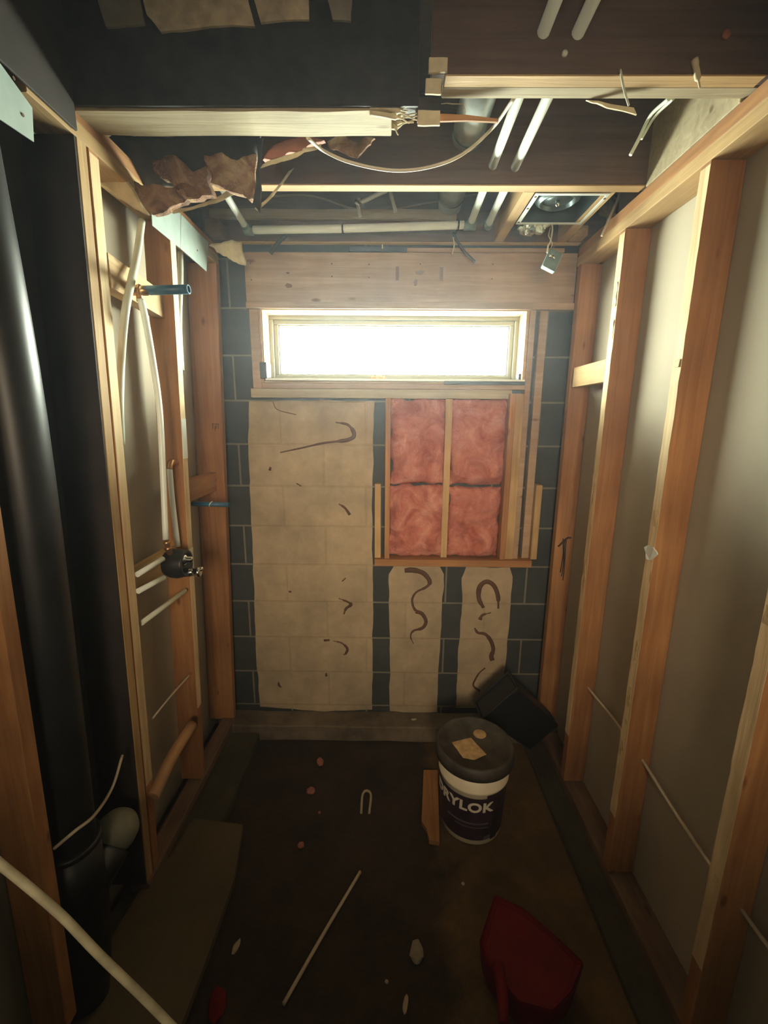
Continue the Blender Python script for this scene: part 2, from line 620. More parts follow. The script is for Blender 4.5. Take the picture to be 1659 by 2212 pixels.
def streak(name, path, w):
    """hand-squeezed glue bead on the wall; path of (x, z), widths w"""
    pts = [Vector((p[0], BY - 0.0035, p[1])) for p in path]
    B = MB()
    B.tube(pts, w, 8)
    for v in B.bm.verts:
        v.co.y = BY - 0.0035 + (v.co.y - (BY - 0.0035)) * 0.25
    o = B.build(name, 'ink', wall, keep=True)
    o['label'] = 'dark brown dried glue squiggle'
    return o


streak('glue_mark', [(-0.2490, 1.6330), (-0.1900, 1.6210), (-0.1620, 1.5780), (-0.1910, 1.5520), (-0.3060, 1.5360), (-0.4170, 1.5110), (-0.5160, 1.4900)], [0.003, .006, .010, .009, 0.005, 0.004, .003])
streak('glue_mark', [(-0.5400, 1.7240), (-0.5200, 1.6890), (-0.4340, 1.6660)], 0.002)
streak('glue_mark', [(-0.2400, 1.2420), (-0.2100, 1.2220), (-0.1860, 1.1870)], [0.003, .006, .007])
streak('glue_mark', [(-0.2470, 0.7470), (-0.2000, 0.7270), (-0.1850, 0.7120), (-0.2100, 0.6910), (-0.2220, 0.6600)], [0.002, .005, .009, .007, .004])
streak('glue_mark', [(-0.3290, 0.5090), (-0.2990, 0.5120)], 0.006)
streak('glue_mark', [(-0.2800, 0.5070), (-0.2360, 0.4960), (-0.2070, 0.4650), (-0.2130, 0.4380), (-0.2270, 0.4270)], [0.002, .004, .007, .007, .003])
streak('glue_mark', [(-0.2290, 0.8400), (-0.2100, 0.8580)], 0.003)
streak('glue_mark', [(-0.5790, 0.2650), (-0.5780, 0.2430), (-0.5660, 0.2290)], [0.002, .006, .004])
streak('glue_mark', [(-0.5660, 1.4190), (-0.5710, 1.4030)], 0.006)
streak('glue_mark', [(-0.4430, 1.3410), (-0.4210, 1.3280)], 0.003)
streak('glue_mark', [(-0.4960, 0.7850), (-0.4970, 0.7770)], 0.007)
streak('glue_mark', [(-0.3210, 0.3190), (-0.3210, 0.2990)], 0.005)
streak('glue_mark', [(0.0880, 0.9010), (0.1310, 0.9040), (0.1850, 0.8870), (0.2170, 0.8430), (0.1990, 0.8130), (0.1520, 0.7870), (0.1310, 0.7510), (0.1350, 0.7100), (0.1500, 0.6820)], [0.012, .014, .012, .011, .007, .005, .006, .006, .007])
streak('glue_mark', [(0.1500, 0.6800), (0.1840, 0.6650), (0.2040, 0.6230), (0.1860, 0.5870), (0.1400, 0.5700), (0.1260, 0.5380), (0.1420, 0.4960)], [0.011, .010, .009, .009, .006, .004, .002])
streak('glue_mark', [(0.4970, 0.7040), (0.4710, 0.7550), (0.4720, 0.8160), (0.5030, 0.8460), (0.5420, 0.8270), (0.5670, 0.7710), (0.5740, 0.7000)], [0.008, .011, .013, .012, .011, .011, .005])
streak('glue_mark', [(0.4820, 0.6370), (0.4950, 0.6630), (0.5370, 0.6770)], [0.010, .007, .003])
streak('glue_mark', [(0.4580, 0.5900), (0.4760, 0.5640), (0.5150, 0.5560), (0.5470, 0.5170), (0.5620, 0.4690), (0.5540, 0.4320), (0.5610, 0.4050)], [0.004, .007, .008, .010, .010, .012, .012])
streak('glue_mark', [(0.5260, 0.3610), (0.4980, 0.3330), (0.4800, 0.2990), (0.4680, 0.2550), (0.5040, 0.2220)], [0.004, .004, .005, .005, .006])

# concrete footing that sticks out along the wall, and the strips of slab left under the side walls
B = MB().box(-0.86, 0.90, 1.945, BY - 0.001, 0.0, 0.088, 0.006)
B.rough(0.006, 9, 2, 4, 0.05)
struct(B.build('trim_1', 'ledge_concrete'), 'rough grey-brown concrete ledge along the foot of the block wall', 'ledge')
B = MB().box(-0.90, -0.655, -0.6, 1.944, 0.0, 0.05, 0.005)
B.rough(0.006, 9, 5, 4, 0.06)
struct(B.build('trim_2', 'strip_concrete'), 'strip of old concrete slab under the left-hand studs', 'slab')
B = MB().box(0.71, 0.888, -0.6, 1.944, 0.0, 0.03, 0.005)
B.rough(0.005, 9, 8, 4, 0.06)
struct(B.build('trim_3', 'strip_concrete'), 'strip of old concrete slab under the right-hand studs', 'slab')

# ================================================================== WINDOW
win = empty('window_1', (0.02, 2.17, WZ0))
struct(win, 'wide short basement hopper window glowing white', 'window')
FY0, FY1 = 2.135, 2.20


def ring(B, x0, x1, z0, z1, t, y0, y1, tb=None):
    tb = t if tb is None else tb
    B.box(x0, x1, y0, y1, z1 - t, z1, .002)
    B.box(x0, x1, y0, y1, z0, z0 + tb, .002)
    B.box(x0, x0 + t, y0, y1, z0 + tb, z1 - t, .002)
    B.box(x1 - t, x1, y0, y1, z0 + tb, z1 - t, .002)
    return B


ring(MB(), WX0, WX1, WZ0, WZ1, 0.020, FY0, FY1, 0.014).build('window_frame', 'vinyl_frame', win)
ring(MB(), WX0 + 0.020, WX1 - 0.020, WZ0 + 0.014, WZ1 - 0.020, 0.020, FY0 + 0.012, FY1 - 0.005, 0.014).build('window_sash', 'vinyl_frame', win)
ring(MB(), WX0 + 0.040, WX1 - 0.040, WZ0 + 0.028, WZ1 - 0.040, 0.006, FY0 + 0.022, FY1 - 0.010, 0.006).build('glazing_bead', 'bead', win)
MB().box(WX0 + 0.04, WX1 - 0.04, FY0 + 0.035, FY0 + 0.039, WZ0 + 0.026, WZ1 - 0.04, 0).build('window_pane', 'window_glass', win)
# board lining of the opening
B = MB()
B.box(WX0, WX1, 2.03, FY0, WZ1 - 0.004, WZ1 + 0.014, .001)
B.box(WX0 - 0.012, WX0 + 0.002, 2.03, FY0, WZ0, WZ1, .001)
B.box(WX1 - 0.002, WX1 + 0.012, 2.03, FY0, WZ0, WZ1, .001)
B.build('window_reveal', 'pale_pine_x', win)
MB().box(WX0 + 0.004, WX1 + 0.01, 2.022, FY0, WZ0 - 0.008, WZ0 + 0.002, .001).build('sill_flashing', 'white_tape', win)
B = MB()
B.box(0.25, WX1 + 0.012, 2.020, 2.028, WZ0 - 0.022, WZ0 - 0.006, .001)
B.box(WX0 - 0.018, WX0 + 0.012, 2.020, 2.10, WZ0 + 0.0, WZ0 + 0.07, .001)
B.box(WX1 - 0.012, WX1 + 0.002, 2.05, 2.10, WZ0 + 0.0, WZ0 + 0.03, .001)
B.build('flashing_tape', 'black_tape', win)
B = MB()
B.lathe([(0.001, 0), (0.016, 0.003), (0.02, 0.012), (0.012, 0.022), (0.001, 0.026)], (-0.045, 2.118, WZ0 + 0.002), 14)
B.lathe([(0.001, 0), (0.012, 0.003), (0.014, 0.009), (0.001, 0.018)], (-0.072, 2.114, WZ0 + 0.006), 12)
B.lathe([(0.001, 0), (0.012, 0.003), (0.014, 0.009), (0.001, 0.02)], (-0.022, 2.116, WZ0 + 0.002), 12)
B.rough(0.004, 60, 1)
tag(B.build('crumpled_flag', 'orange_flag'), 'small crumpled orange scrap in the middle of the window sill', 'scrap')

# ================================================================== FRAMING ON THE BLOCK WALL
FY = 2.031


def board(name, mat, x0, x1, y0, y1, z0, z1, label, cat='board', group=None, lean=False, bev=0.0015):
    return tag(MB().box(x0, x1, y0, y1, z0, z1, bev).build(name, mat, lean=lean), label, cat, group)


hd = board('header_board', 'header_wood', -0.627, 0.800, FY, BY - .001, 2.147, 2.345, 'wide brown header board with bolt holes above the window', 'header board')
for px in ((-0.60, 2.30), (-0.60, 2.235), (-0.44, 2.262), (-0.25, 2.30), (-0.25, 2.25), (-0.09, 2.298), (-0.09, 2.247), (0.13, 2.30), (0.44, 2.30), (0.44, 2.243)):
    MB().lathe([(0.003, 0), (0.003, 0.002)], (px[0], FY - 0.0015, px[1]), 10, 'y').build('nail_head', 'ink', hd)
for x0, z0 in ((0.025, 2.236), (0.215, 2.234)):
    MB().box(x0, x0 + 0.014, FY - 0.001, FY, z0, z0 + 0.054, 0).build('ink_mark', 'knot_brown', hd)['label'] = 'short dark vertical mark'
for kx, kz, sx_, sz_, sd in ((0.128, 2.268, 0.020, 0.008, 1), (0.112, 2.228, 0.009, 0.012, 2), (-0.44, 2.212, 0.014, 0.010, 3), (-0.44, 2.263, 0.008, 0.004, 4)):
    pts = []
    for k in range(14):
        a = 2 * pi * k / 14
        q_ = 1 + 0.5 * noise.noise(Vector((cos(a) * 1.5, sin(a) * 1.5, sd * 3.1)))
        pts.append((kx + cos(a) * sx_ * q_, FY - 0.0008, kz + sin(a) * sz_ * q_))
    MB().slab(pts, (0, 1, 0), 0.0006).build('knot', 'knot_brown', hd)['label'] = 'dark knot'
board('header_plate', 'header_wood', -0.627, 0.800, FY - 0.012, BY - .001, 2.119, 2.146, 'thin flat board under the header, along the top of the window', 'board')
LB = 'board'
board('trimmer_board', 'header_wood', -0.618, -0.577, FY, BY - .001, 1.783, 2.118, 'brown upright board on the left side of the window', LB)
board('trimmer_board', 'header_wood', -0.576, -0.566, FY - 0.004, BY - .001, 1.805, 2.118, 'thin upright strip lining the left edge of the window opening', LB)
board('trimmer_board', 'header_wood', 0.615, 0.640, FY - 0.006, BY - .001, 0.966, 2.118, 'upright stud on the right edge of the window running down past the insulation', LB)
board('trimmer_board', 'header_wood', 0.662, 0.697, FY + 0.006, BY - .001, 0.966, 2.118, 'outer upright board beside the bare blocks right of the window', LB)
board('sill_board', 'header_wood', -0.576, 0.614, FY - 0.004, BY - .001, 1.783, 1.806, 'long narrow board lying under the window sill', LB)
board('sill_board', 'header_wood', -0.576, 0.640, FY, BY - .001, 1.807, 1.8155, 'thin strip right under the glowing window opening', LB)
board('sill_plate', 'grey_wood_x', -0.630, 0.560, FY, BY - .001, 1.742, 1.782, 'greyish flat plate above the tan patch and pink insulation', LB)
# insulation frame
board('frame_board', 'pine_z', -0.014, 0.010, FY - 0.03, BY - .001, 0.985, 1.741, 'left upright of the frame around the pink insulation', LB)
board('frame_board', 'pale_pine_z', 0.262, 0.292, FY - 0.004, BY - .001, 0.985, 1.741, 'middle upright between the two columns of pink insulation', LB)
board('frame_board', 'pine_z', 0.545, 0.572, FY - 0.03, BY - .001, 0.985, 1.765, 'right upright touching the pink insulation', LB)
board('frame_board', 'pale_pine_z', 0.573, 0.612, FY - 0.02, BY - .001, 0.985, 1.765, 'pale wide upright beside the right edge of the insulation frame', LB)
board('frame_board', 'pine_x', -0.062, 0.700, FY - 0.04, BY - .001, 0.950, 0.984, 'bottom board of the frame under the pink insulation', LB)
board('packing_board', 'pale_pine_z', -0.062, -0.032, FY - 0.02, BY - .001, 0.985, 1.350, 'short pale board standing left of the insulation frame', LB)
board('packing_board', 'pale_pine_z', 0.698, 0.728, FY - 0.02, BY - .001, 0.985, 1.350, 'short pale board standing right of the insulation frame', LB)


def batt(x0, x1, z0, z1, seed, label, y0=2.062, th=0.044):
    B = MB()
    nx, nz = 40, 60
    V = {}
    for i in range(nx + 1):
        for j in range(nz + 1):
            u, w = i / nx, j / nz
            x = x0 + (x1 - x0) * u
            z = z0 + (z1 - z0) * w
            e = min(1, min(u, 1 - u) * 6) * min(1, min(w, 1 - w) * 9)
            e = e ** 0.5
            p = Vector((x * 11 + seed, z * 9, seed * 2.3))
            h = th * e * (0.85 + 0.60 * noise.noise(p)) + 0.013 * noise.noise(p * 2.6) + 0.008 * abs(noise.noise(p * 6)) + 0.004 * noise.noise(p * 14)
            w_x = 0.022 * noise.noise(Vector((z * 13, seed, u * 2))) + 0.006 * noise.noise(Vector((z * 50, seed, u)))
            w_z = 0.014 * noise.noise(Vector((x * 16, seed + 5, w * 2))) + 0.005 * noise.noise(Vector((x * 50, seed, w)))
            V[i, j] = B.bm.verts.new((x + w_x * (1 if u in (0, 1) else .5), min(y0, y0 - max(h, 0.002)), z + w_z * (1 if w in (0, 1) else .5)))
    for i in range(nx):
        for j in range(nz):
            f = B.bm.faces.new((V[i, j], V[i + 1, j], V[i + 1, j + 1], V[i, j + 1]))
            f.smooth = True
    rim = [V[i, 0] for i in range(nx + 1)] + [V[nx, j] for j in range(1, nz + 1)] + [V[i, nz] for i in range(nx - 1, -1, -1)] + [V[0, j] for j in range(nz - 1, 0, -1)]
    bk = [B.bm.verts.new((v.co.x, y0 + 0.006, v.co.z)) for v in rim]
    for i in range(len(rim)):
        j = (i + 1) % len(rim)
        B.bm.faces.new((rim[i], bk[i], bk[j], rim[j]))
    B.bm.faces.new(bk)
    return tag(B.build('insulation_batt', 'pink_fibre'), label, 'insulation')


batt(0.012, 0.266, 1.352, 1.742, 1.3, 'upper left batt of pink fibreglass insulation under the window')
batt(0.288, 0.552, 1.344, 1.742, 4.1, 'upper right batt of pink fibreglass insulation, with a fold near its top')
batt(0.004, 0.280, 0.986, 1.340, 7.9, 'lower left batt of pink fibreglass insulation, bulging at the bottom')
batt(0.290, 0.542, 0.986, 1.332, 11.2, 'lower right batt of pink fibreglass insulation beside the pale upright')

# ================================================================== RIGHT STUD WALL
board('corner_stud', 'pine_z', 0.800, 0.888, 1.985, 2.023, 0.089, 2.289, 'brown corner stud beside the block wall on the right', 'stud')
for i, (y, lb) in enumerate(((1.640, 'right-hand stud with the short block nailed on, second from the block wall'),
                             (1.243, 'wide orange stud in the middle of the right-hand wall'),
                             (0.820, 'nearest right-hand stud, only its lower part in view'))):
    st = board('wall_stud', 'pine_z', 0.800, 0.888, y, y + 0.038, 0.069, 2.289, lb, 'stud')
    B = MB().box(0.7990, 0.7999, y + 0.001, y + 0.037, 0.30, 2.28, 0)  # pale strip down the inner edge of the stud
    B.rough(0.0015, 25, i, 6, 0.05)
    for v in B.bm.verts:
        v.co.x = min(v.co.x, 0.8)
    B.build('pale_edge_strip', 'edge_pale', st)['label'] = 'pale yellow strip along the edge'
    rnd = random.Random(i)
    for k in range(6):
        z = rnd.uniform(0.5, 2.2)
        h = rnd.uniform(0.02, 0.08)
        ya = y + 0.002 + rnd.uniform(0, .008)
        B = MB().box(0.7972, 0.7988, ya, ya + rnd.uniform(.010, .024), z, z + h, .0008)
        B.rough(0.003, 60, i + k, 3, 0.012)
        B.build('glue_residue', 'glue_pale', st)['label'] = 'pale crusty glue left on the edge'
board('block', 'pale_pine_y', 0.800, 0.838, 1.679, 1.960, 1.790, 1.872, 'short pale block between the corner stud and the next right-hand stud', 'block')
board('top_plate', 'pale_pine_y', 0.800, 0.888, -0.4, 2.030, 2.290, 2.327, 'lower top plate running along the right-hand wall', 'top plate')
board('top_plate', 'pine_y', 0.802, 0.888, -0.4, 2.030, 2.3285, 2.366, 'upper top plate on the right-hand wall, under the joist ends', 'top plate')
board('bottom_plate', 'old_wood_y', 0.802, 0.888, -0.4, 1.984, 0.031, 0.068, 'bottom plate lying under the right-hand studs', 'bottom plate')
B = MB().tube([(0.862, 1.76, 0.532), (0.860, 1.60, 0.540), (0.862, 1.42, 0.548), (0.862, 1.25, 0.538), (0.862, 1.05, 0.512), (0.862, 0.84, 0.50), (0.862, 0.70, 0.50)], 0.0052, 8)
tag(B.build('electrical_cable', 'cable_white'), 'pale cable threaded through the right-hand studs near the floor', 'cable')
# torn foil on the middle right stud
B = MB().slab([(0.7990, 1.2890, 1.2700), (0.7990, 1.2400, 1.2820), (0.7990, 1.2270, 1.2660), (0.7990, 1.2430, 1.2380), (0.7990, 1.2720, 1.2370)], (-1, 0, 0), 0.004)
B.rough(0.006, 50, 3, 3, 0.01)
tag(B.build('torn_tape', 'white_enamel'), 'torn whitish scrap stuck on the middle right-hand stud', 'scrap')
B = MB()
for k in range(3):
    B.tube([(0.835 + k * .008, 1.9835, 1.10 - k * 0.004), (0.842 + k * .006, 1.981, 1.02 - k * .03), (0.838 + k * .008, 1.9835, 0.93 - k * .02)], 0.0022, 6)
B.tube([(0.815, 1.982, 1.06), (0.85, 1.980, 1.10), (0.872, 1.982, 1.105)], 0.004, 6)
tag(B.build('stain_scrap', 'black_paper'), 'dark torn fibres clinging to the right corner stud', 'scrap')

# ================================================================== LEFT STUD WALL
LF = -0.755


def lstud(y0, y1, z0, z1, label, mat='pine_z', x0=LF - 0.088):
    return board('wall_stud', mat, x0, LF, y0, y1, z0, z1, label, 'stud', lean=True)


lstud(0.786, 0.822, 0.12, 2.289, 'nearest left-hand stud at the edge of the view, beside the black pipe')
s1 = lstud(1.158, 1.192, 0.10, 2.289, 'greyish nearer stud of the doubled pair right of the black pipe', 'pale_pine_z')
s1b = lstud(1.198, 1.235, 0.10, 2.289, 'farther stud of the doubled pair, next to the white pipes')
S2 = s2 = lstud(1.590, 1.628, 0.10, 2.289, 'orange-brown left-hand stud behind the shower valve')
for st_, ya, yb in ((s1b, 1.199, 1.234), (s2, 1.591, 1.627)):
    B = MB().box(LF + 0.0002, LF + 0.0012, ya, yb, 0.45, 2.28, 0)  # same pale strip on two left-hand studs
    B.build('pale_edge_strip', 'edge_pale', st_, lean=True)['label'] = 'pale yellow strip along the edge'
board('corner_stud', 'pine_z', LF - 0.126, LF, 1.990, 2.028, 0.089, 2.289, 'corner stud against the block wall on the left', 'stud', lean=True)
board('bottom_plate', 'old_wood_y', LF - 0.110, LF - 0.045, 1.156, 1.989, 0.060, 0.098, 'bottom plate lying under the left-hand studs', 'bottom plate')
board('top_plate', 'pale_pine_y', -0.824, -0.736, 1.020, 2.030, 2.290, 2.327, 'lower top plate running along the left-hand wall', 'top plate')
board('top_plate', 'pine_y', -0.824, -0.736, -0.4, 0.850, 2.290, 2.366, 'near piece of the left top plate, before the black stack', 'top plate')
board('dark_panel_and_shade', 'dark_panel_and_shade', -0.733, -0.727, 0.20, 1.156, 2.297, CZ - 0.005, 'dark panel boxing in the space above the near nail plate', 'panel')
board('dark_panel_and_shade', 'dark_panel_and_shade', LF - 0.1275, LF - 0.001, 1.150, 1.157, 0.10, 2.289, 'dark brown sheet added as shade on the face of the doubled stud right of the black stack', 'panel', lean=True)  # dark sheet stands in for shade on the stud face
board('dark_panel_and_shade', 'dark_panel_and_shade', LF - 0.127, LF - 0.121, 0.823, 1.149, 0.10, 2.289, 'dark brown sheet added as shade on the wall behind the black stack', 'panel', lean=True)  # dark sheet stands in for shade in this wall bay
board('top_plate', 'pine_y', -0.824, -0.738, 1.020, 2.030, 2.3285, 2.366, 'upper top plate of the left-hand wall behind the nail plates', 'top plate')
B = MB()
for x, z in ((-0.80, 1.62), (-0.785, 1.62), (-0.775, 1.62), (-0.79, 1.61)):
    B.box(x, x + .003, 1.9885, 1.990, z - .02, z + 0.002, 0)
B.box(-0.802, -0.77, 1.9885, 1.990, 1.621, 1.624, 0)
tag(B.build('lumber_stamp', 'ink', lean=True), 'faint dark ink stamp on the left corner stud', 'stamp')

# block with the drop-ear fitting
B = MB().hexa([(-0.776, 1.236, 1.985), (-0.738, 1.236, 1.985), (-0.778, 1.589, 1.985), (-0.816, 1.589, 1.985),
               (-0.776, 1.236, 2.070), (-0.738, 1.236, 2.070), (-0.778, 1.589, 2.070), (-0.816, 1.589, 2.070)])
tag(B.build('block', 'pale_pine_y'), 'pale slanted block between the left-hand studs, holding the upper pipe stub', 'block')
board('block', 'pine_y', -0.830, -0.792, 1.629, 1.989, 1.315, 1.402, 'brown block between the two far left-hand studs, behind the lower pipe stub', 'block', lean=True)
board('block', 'pale_pine_y', -0.835, -0.797, 1.236, 1.589, 1.085, 1.165, 'pale block behind the shower valve', 'block', lean=True)

# nail plates
def nplate(pts, label, holes=()):
    B = MB().slab(pts, (1, 0, 0), 0.0018)
    o = tag(B.build('nail_plate', 'nail_plate_steel'), label, 'nail plate')
    for y, z in holes:
        MB().lathe([(0.0035, 0), (0.0035, 0.001)], (pts[0][0] + 0.0018, y, z), 8, 'x').build('nail_head', 'ink', o)
    return o


q = [(-0.7340, 1.4780, 2.2820), (-0.7340, 1.4670, 2.2240), (-0.7340, 1.6550, 2.2240), (-0.7340, 1.6790, 2.3450)]
nplate([(-0.7340, 1.4790, 2.2840), (-0.7340, 1.4750, 2.2270), (-0.7340, 1.6560, 2.2270), (-0.7340, 1.6820, 2.3450), (-0.7340, 1.5920, 2.3310)], 'pale steel nail plate with a cut corner on the left top plate', ((1.47, 2.31), (1.56, 2.35)))
nplate([(-0.7340, 1.6860, 2.3450), (-0.7340, 1.6590, 2.2270), (-0.7340, 1.8770, 2.2210), (-0.7340, 1.9180, 2.3390)], 'farther pale steel nail plate at the corner of the left top plate', ((1.80, 2.27),))
nplate([(-0.7340, 0.8860, 2.3300), (-0.7340, 0.8520, 2.1630), (-0.7350, 0.9380, 2.1940), (-0.7340, 1.0160, 2.2000), (-0.7340, 1.0250, 2.2650), (-0.7340, 0.9590, 2.2940)], 'near pale steel nail plate at the left edge of the view', ((0.985, 2.29), (0.995, 2.235)))
for z0, z1, lb in ((1.500, 1.645, 'upper white shield plate on the edge of the left-hand stud'), (1.035, 1.150, 'lower white shield plate on the edge of the left-hand stud')):
    board('shield_plate', 'white_pipe', LF + 0.0014, LF + 0.0034, 1.592, 1.626, z0, z1, lb, 'nail plate', lean=True, bev=0.0004)

# pipes of the shower
B = MB().tube([(-0.7650, 1.4760, 2.2390), (-0.7450, 1.3920, 2.1180), (-0.7220, 1.3020, 2.0170), (-0.7220, 1.2550, 1.9230), (-0.7850, 1.3190, 1.8100), (-0.7850, 1.2860, 1.6770), (-0.8050, 1.3040, 1.5690)], 0.0105, 12)
tag(B.build('water_pipe', 'pex_white'), 'translucent white pipe curving down from the upper left nail plate', 'pipe')
B = MB().tube([(-0.7220, 1.3440, 1.9860), (-0.7220, 1.3580, 1.9330), (-0.7450, 1.4200, 1.8230), (-0.7450, 1.4310, 1.6810), (-0.7450, 1.4160, 1.5030), (-0.7450, 1.3870, 1.2490)], 0.0098, 12)
tag(B.build('water_pipe', 'white_pipe'), 'long white pipe from the upper stub down to the shower valve', 'pipe')
B = MB().tube([(-0.7850, 1.5370, 1.4770), (-0.7850, 1.5340, 1.3560), (-0.7850, 1.5410, 1.1780)], 0.0098, 12)
o = tag(B.build('water_pipe', 'white_pipe'), 'short white pipe rising from the valve to a brass elbow', 'pipe')
MB().tube([(-0.7850, 1.5350, 1.4670), (-0.7850, 1.5420, 1.4830), (-0.7850, 1.5570, 1.4920), (-0.7850, 1.5870, 1.4850)], 0.0115, 10).build('brass_elbow', 'brass', o)
B = MB().tube([(-0.8050, 1.8160, 2.2690), (-0.8050, 1.8010, 2.1750), (-0.8050, 1.7550, 1.9990), (-0.8050, 1.7410, 1.8290)], 0.0105, 12)
tag(B.build('water_pipe', 'pex_white'), 'white pipe hanging behind the orange left-hand stud below the nail plates', 'pipe')
for a, b_, lb in (((296,1241), (350,1209), 'upper of the two short white pipes entering the shower valve'),
                  ((298,1277), (352,1249), 'lower of the two short white pipes entering the shower valve'),
                  ((305,1346), (400,1276), 'long slanting white pipe just below the shower valve')):
    pass
B = MB().tube([(-0.7650, 1.2390, 1.1790), (-0.7450, 1.3570, 1.1910)], 0.0088, 12)
tag(B.build('water_pipe', 'white_pipe'), 'upper of the two short white pipes entering the shower valve', 'pipe')
B = MB().tube([(-0.7650, 1.2340, 1.1270), (-0.7450, 1.3510, 1.1270)], 0.0088, 12)
tag(B.build('water_pipe', 'white_pipe'), 'lower of the two short white pipes entering the shower valve', 'pipe')
B = MB().tube([(-0.7850, 1.2630, 1.0060), (-0.7850, 1.5650, 0.9910)], 0.0088, 12)
tag(B.build('water_pipe', 'pex_white'), 'long slanting white pipe just below the shower valve', 'pipe')
B = MB().tube([(-0.8050, 1.2950, 0.6340), (-0.8050, 1.4240, 0.6310), (-0.8050, 1.5840, 0.6190)], 0.0038, 8)
tag(B.build('electrical_cable', 'cable_white'), 'thin pale cable crossing behind the left-hand studs at knee height', 'cable')
B = MB().tube([(-0.7850, 1.2100, 0.3950), (-0.7850, 1.3510, 0.4280), (-0.7850, 1.5120, 0.4340)], 0.021, 18)
tag(B.build('drain_pipe', 'tan_pipe'), 'thick tan pipe lying between the left-hand studs above the floor', 'pipe')
B = MB().lathe([(0.002, 0), (0.016, 0.001), (0.02, 0.006), (0.018, 0.014), (0.002, 0.016)], (-0.800, 1.628, 0.60), 16, 'y')
tag(B.build('cable_clamp', 'soft_blue_tag', lean=True), 'small dark round clamp on the far left stud bay', 'clamp')

# upper stub (shower arm)
c = (-0.7450, 1.3560, 2.0100)
sh = empty('pipe_stub', c)
tag(sh, 'blue plastic pipe stub sticking out at the pale slanted block', 'pipe')
e = (c[0] + 0.165, c[1] - 0.01, c[2] + 0.002)
MB().tube([(c[0], c[1], c[2]), e], 0.0128, 18, hollow=0.72).build('pipe', 'blue_pipe', sh)
B = MB().tube([(c[0] - 0.012, c[1], c[2]), (c[0] + 0.045, c[1] - .002, c[2])], 0.0135, 14)
B.tube([(c[0] + 0.014, c[1], c[2] + 0.014), (c[0] + 0.014, c[1] - .002, c[2] - 0.030)], 0.009, 12)
B.lathe([(0.015, 0), (0.018, 0.003), (0.018, 0.007), (0.015, 0.010)], (c[0] + 0.012, c[1], c[2]), 14, 'x')
B.box(c[0] - 0.02, c[0] - 0.012, c[1] - .03, c[1] + .03, c[2] - 0.012, c[2] + 0.012, 0.003)
B.build('elbow', 'brass', sh)
c = (-0.8050, 1.7520, 1.2990)
sh = empty('pipe_stub', c)
tag(sh, 'lower blue pipe stub sticking out left of the tan wall patch', 'pipe')
MB().tube([(c[0] - 0.01, c[1], c[2]), (c[0] + 0.145, c[1] - 0.004, c[2] - 0.002)], 0.0100, 16, hollow=0.7).build('pipe', 'blue_pipe', sh)
MB().tube([(c[0] + 0.075, c[1] - .0002, c[2] + 0.010), (c[0] + 0.070, c[1] - 0.011, c[2] + 0.004), (c[0] + 0.066, c[1] - .011, c[2] - 0.004), (c[0] + 0.064, c[1] - .004, c[2] - 0.0105)], 0.0022, 8).build('thread_tape', 'white_enamel', sh)

# shower valve
c = (-0.7450, 1.4380, 1.1470)
va = empty('shower_valve', c)
tag(va, 'black shower valve body with chrome stem between the white pipes', 'valve')
B = MB().lathe([(0.028, -0.040), (0.042, -0.032), (0.051, -0.012), (0.053, 0.012), (0.047, 0.032), (0.047, 0.040), (0.038, 0.040), (0.036, 0.020), (0.002, 0.018)], c, 36, 'x')
B.build('valve_body', 'black_plastic', va)
B = MB().lathe([(0.020, 0.018), (0.021, 0.034), (0.016, 0.040), (0.011, 0.044), (0.011, 0.060), (0.006, 0.064), (0.001, 0.066)], (c[0], c[1] - 0.004, c[2] + 0.016), 24, 'x')
B.build('valve_stem', 'chrome', va)
B = MB().lathe([(0.016, 0.0), (0.018, 0.030), (0.014, 0.036), (0.014, 0.050), (0.018, 0.052), (0.018, 0.062), (0.012, 0.066), (0.001, 0.066)], (c[0] + .01, c[1] + 0.022, c[2] - 0.040), 22, 'x')
B.lathe([(0.006, 0.0), (0.009, 0.005), (0.006, 0.01), (0.001, .011)], (c[0] + 0.074, c[1] + 0.022, c[2] - 0.028), 12, 'x')
B.build('stop_valve', 'chrome', va)
t = (-0.7450, 1.3920, 1.2430)
B = MB().tube([t, (t[0], t[1] + 0.004, t[2] - 0.02), (c[0] - .005, c[1] - 0.02, c[2] + 0.035)], 0.0095, 12)
B.lathe([(0.010, 0), (0.0125, .002), (0.0125, .009), (0.010, .011)], (t[0], t[1], t[2] - 0.012), 12)
B.lathe([(0.010, 0), (0.0125, .002), (0.0125, .009), (0.010, .011)], (t[0], t[1] + 0.004, t[2] - 0.034), 12)
B.build('inlet_fitting', 'brass', va)

# ================================================================== BLACK SOIL STACK
st = empty('soil_stack', (-0.828, 0.90, 0.08))
tag(st, 'large glossy black drain stack at the left edge of the view', 'pipe')
MB().tube([(-0.826, 0.915, 0.45), (-0.808, 0.915, 0.88), (-0.782, 0.915, 1.645), (-0.794, 0.915, 2.20), (-0.800, 0.915, 2.60)], 0.0545, 36).build('pipe', 'black_abs', st)
B = MB().tube([(-0.828, 0.915, 0.30), (-0.824, 0.915, 0.555)], 0.0645, 32)
B.lathe([(0.064, 0), (0.069, 0.004), (0.069, 0.016), (0.0645, 0.02)], (-0.824, 0.915, 0.545), 32)
B.tube([(-0.828, 0.915, 0.30), (-0.828, 0.90, 0.20), (-0.828, 0.87, 0.085)], 0.063, 28)
B.tube([(-0.828, 0.93, 0.36), (-0.800, 1.02, 0.42)], 0.052, 24)
B.build('coupling', 'black_abs', st)
c = (-0.7920, 1.0000, 0.4060)
B = MB().lathe([(0.001, 0.060), (0.020, 0.057), (0.040, 0.045), (0.053, 0.025), (0.058, 0.0), (0.057, -0.05), (0.055, -0.11)], (0, 0, 0), 30)
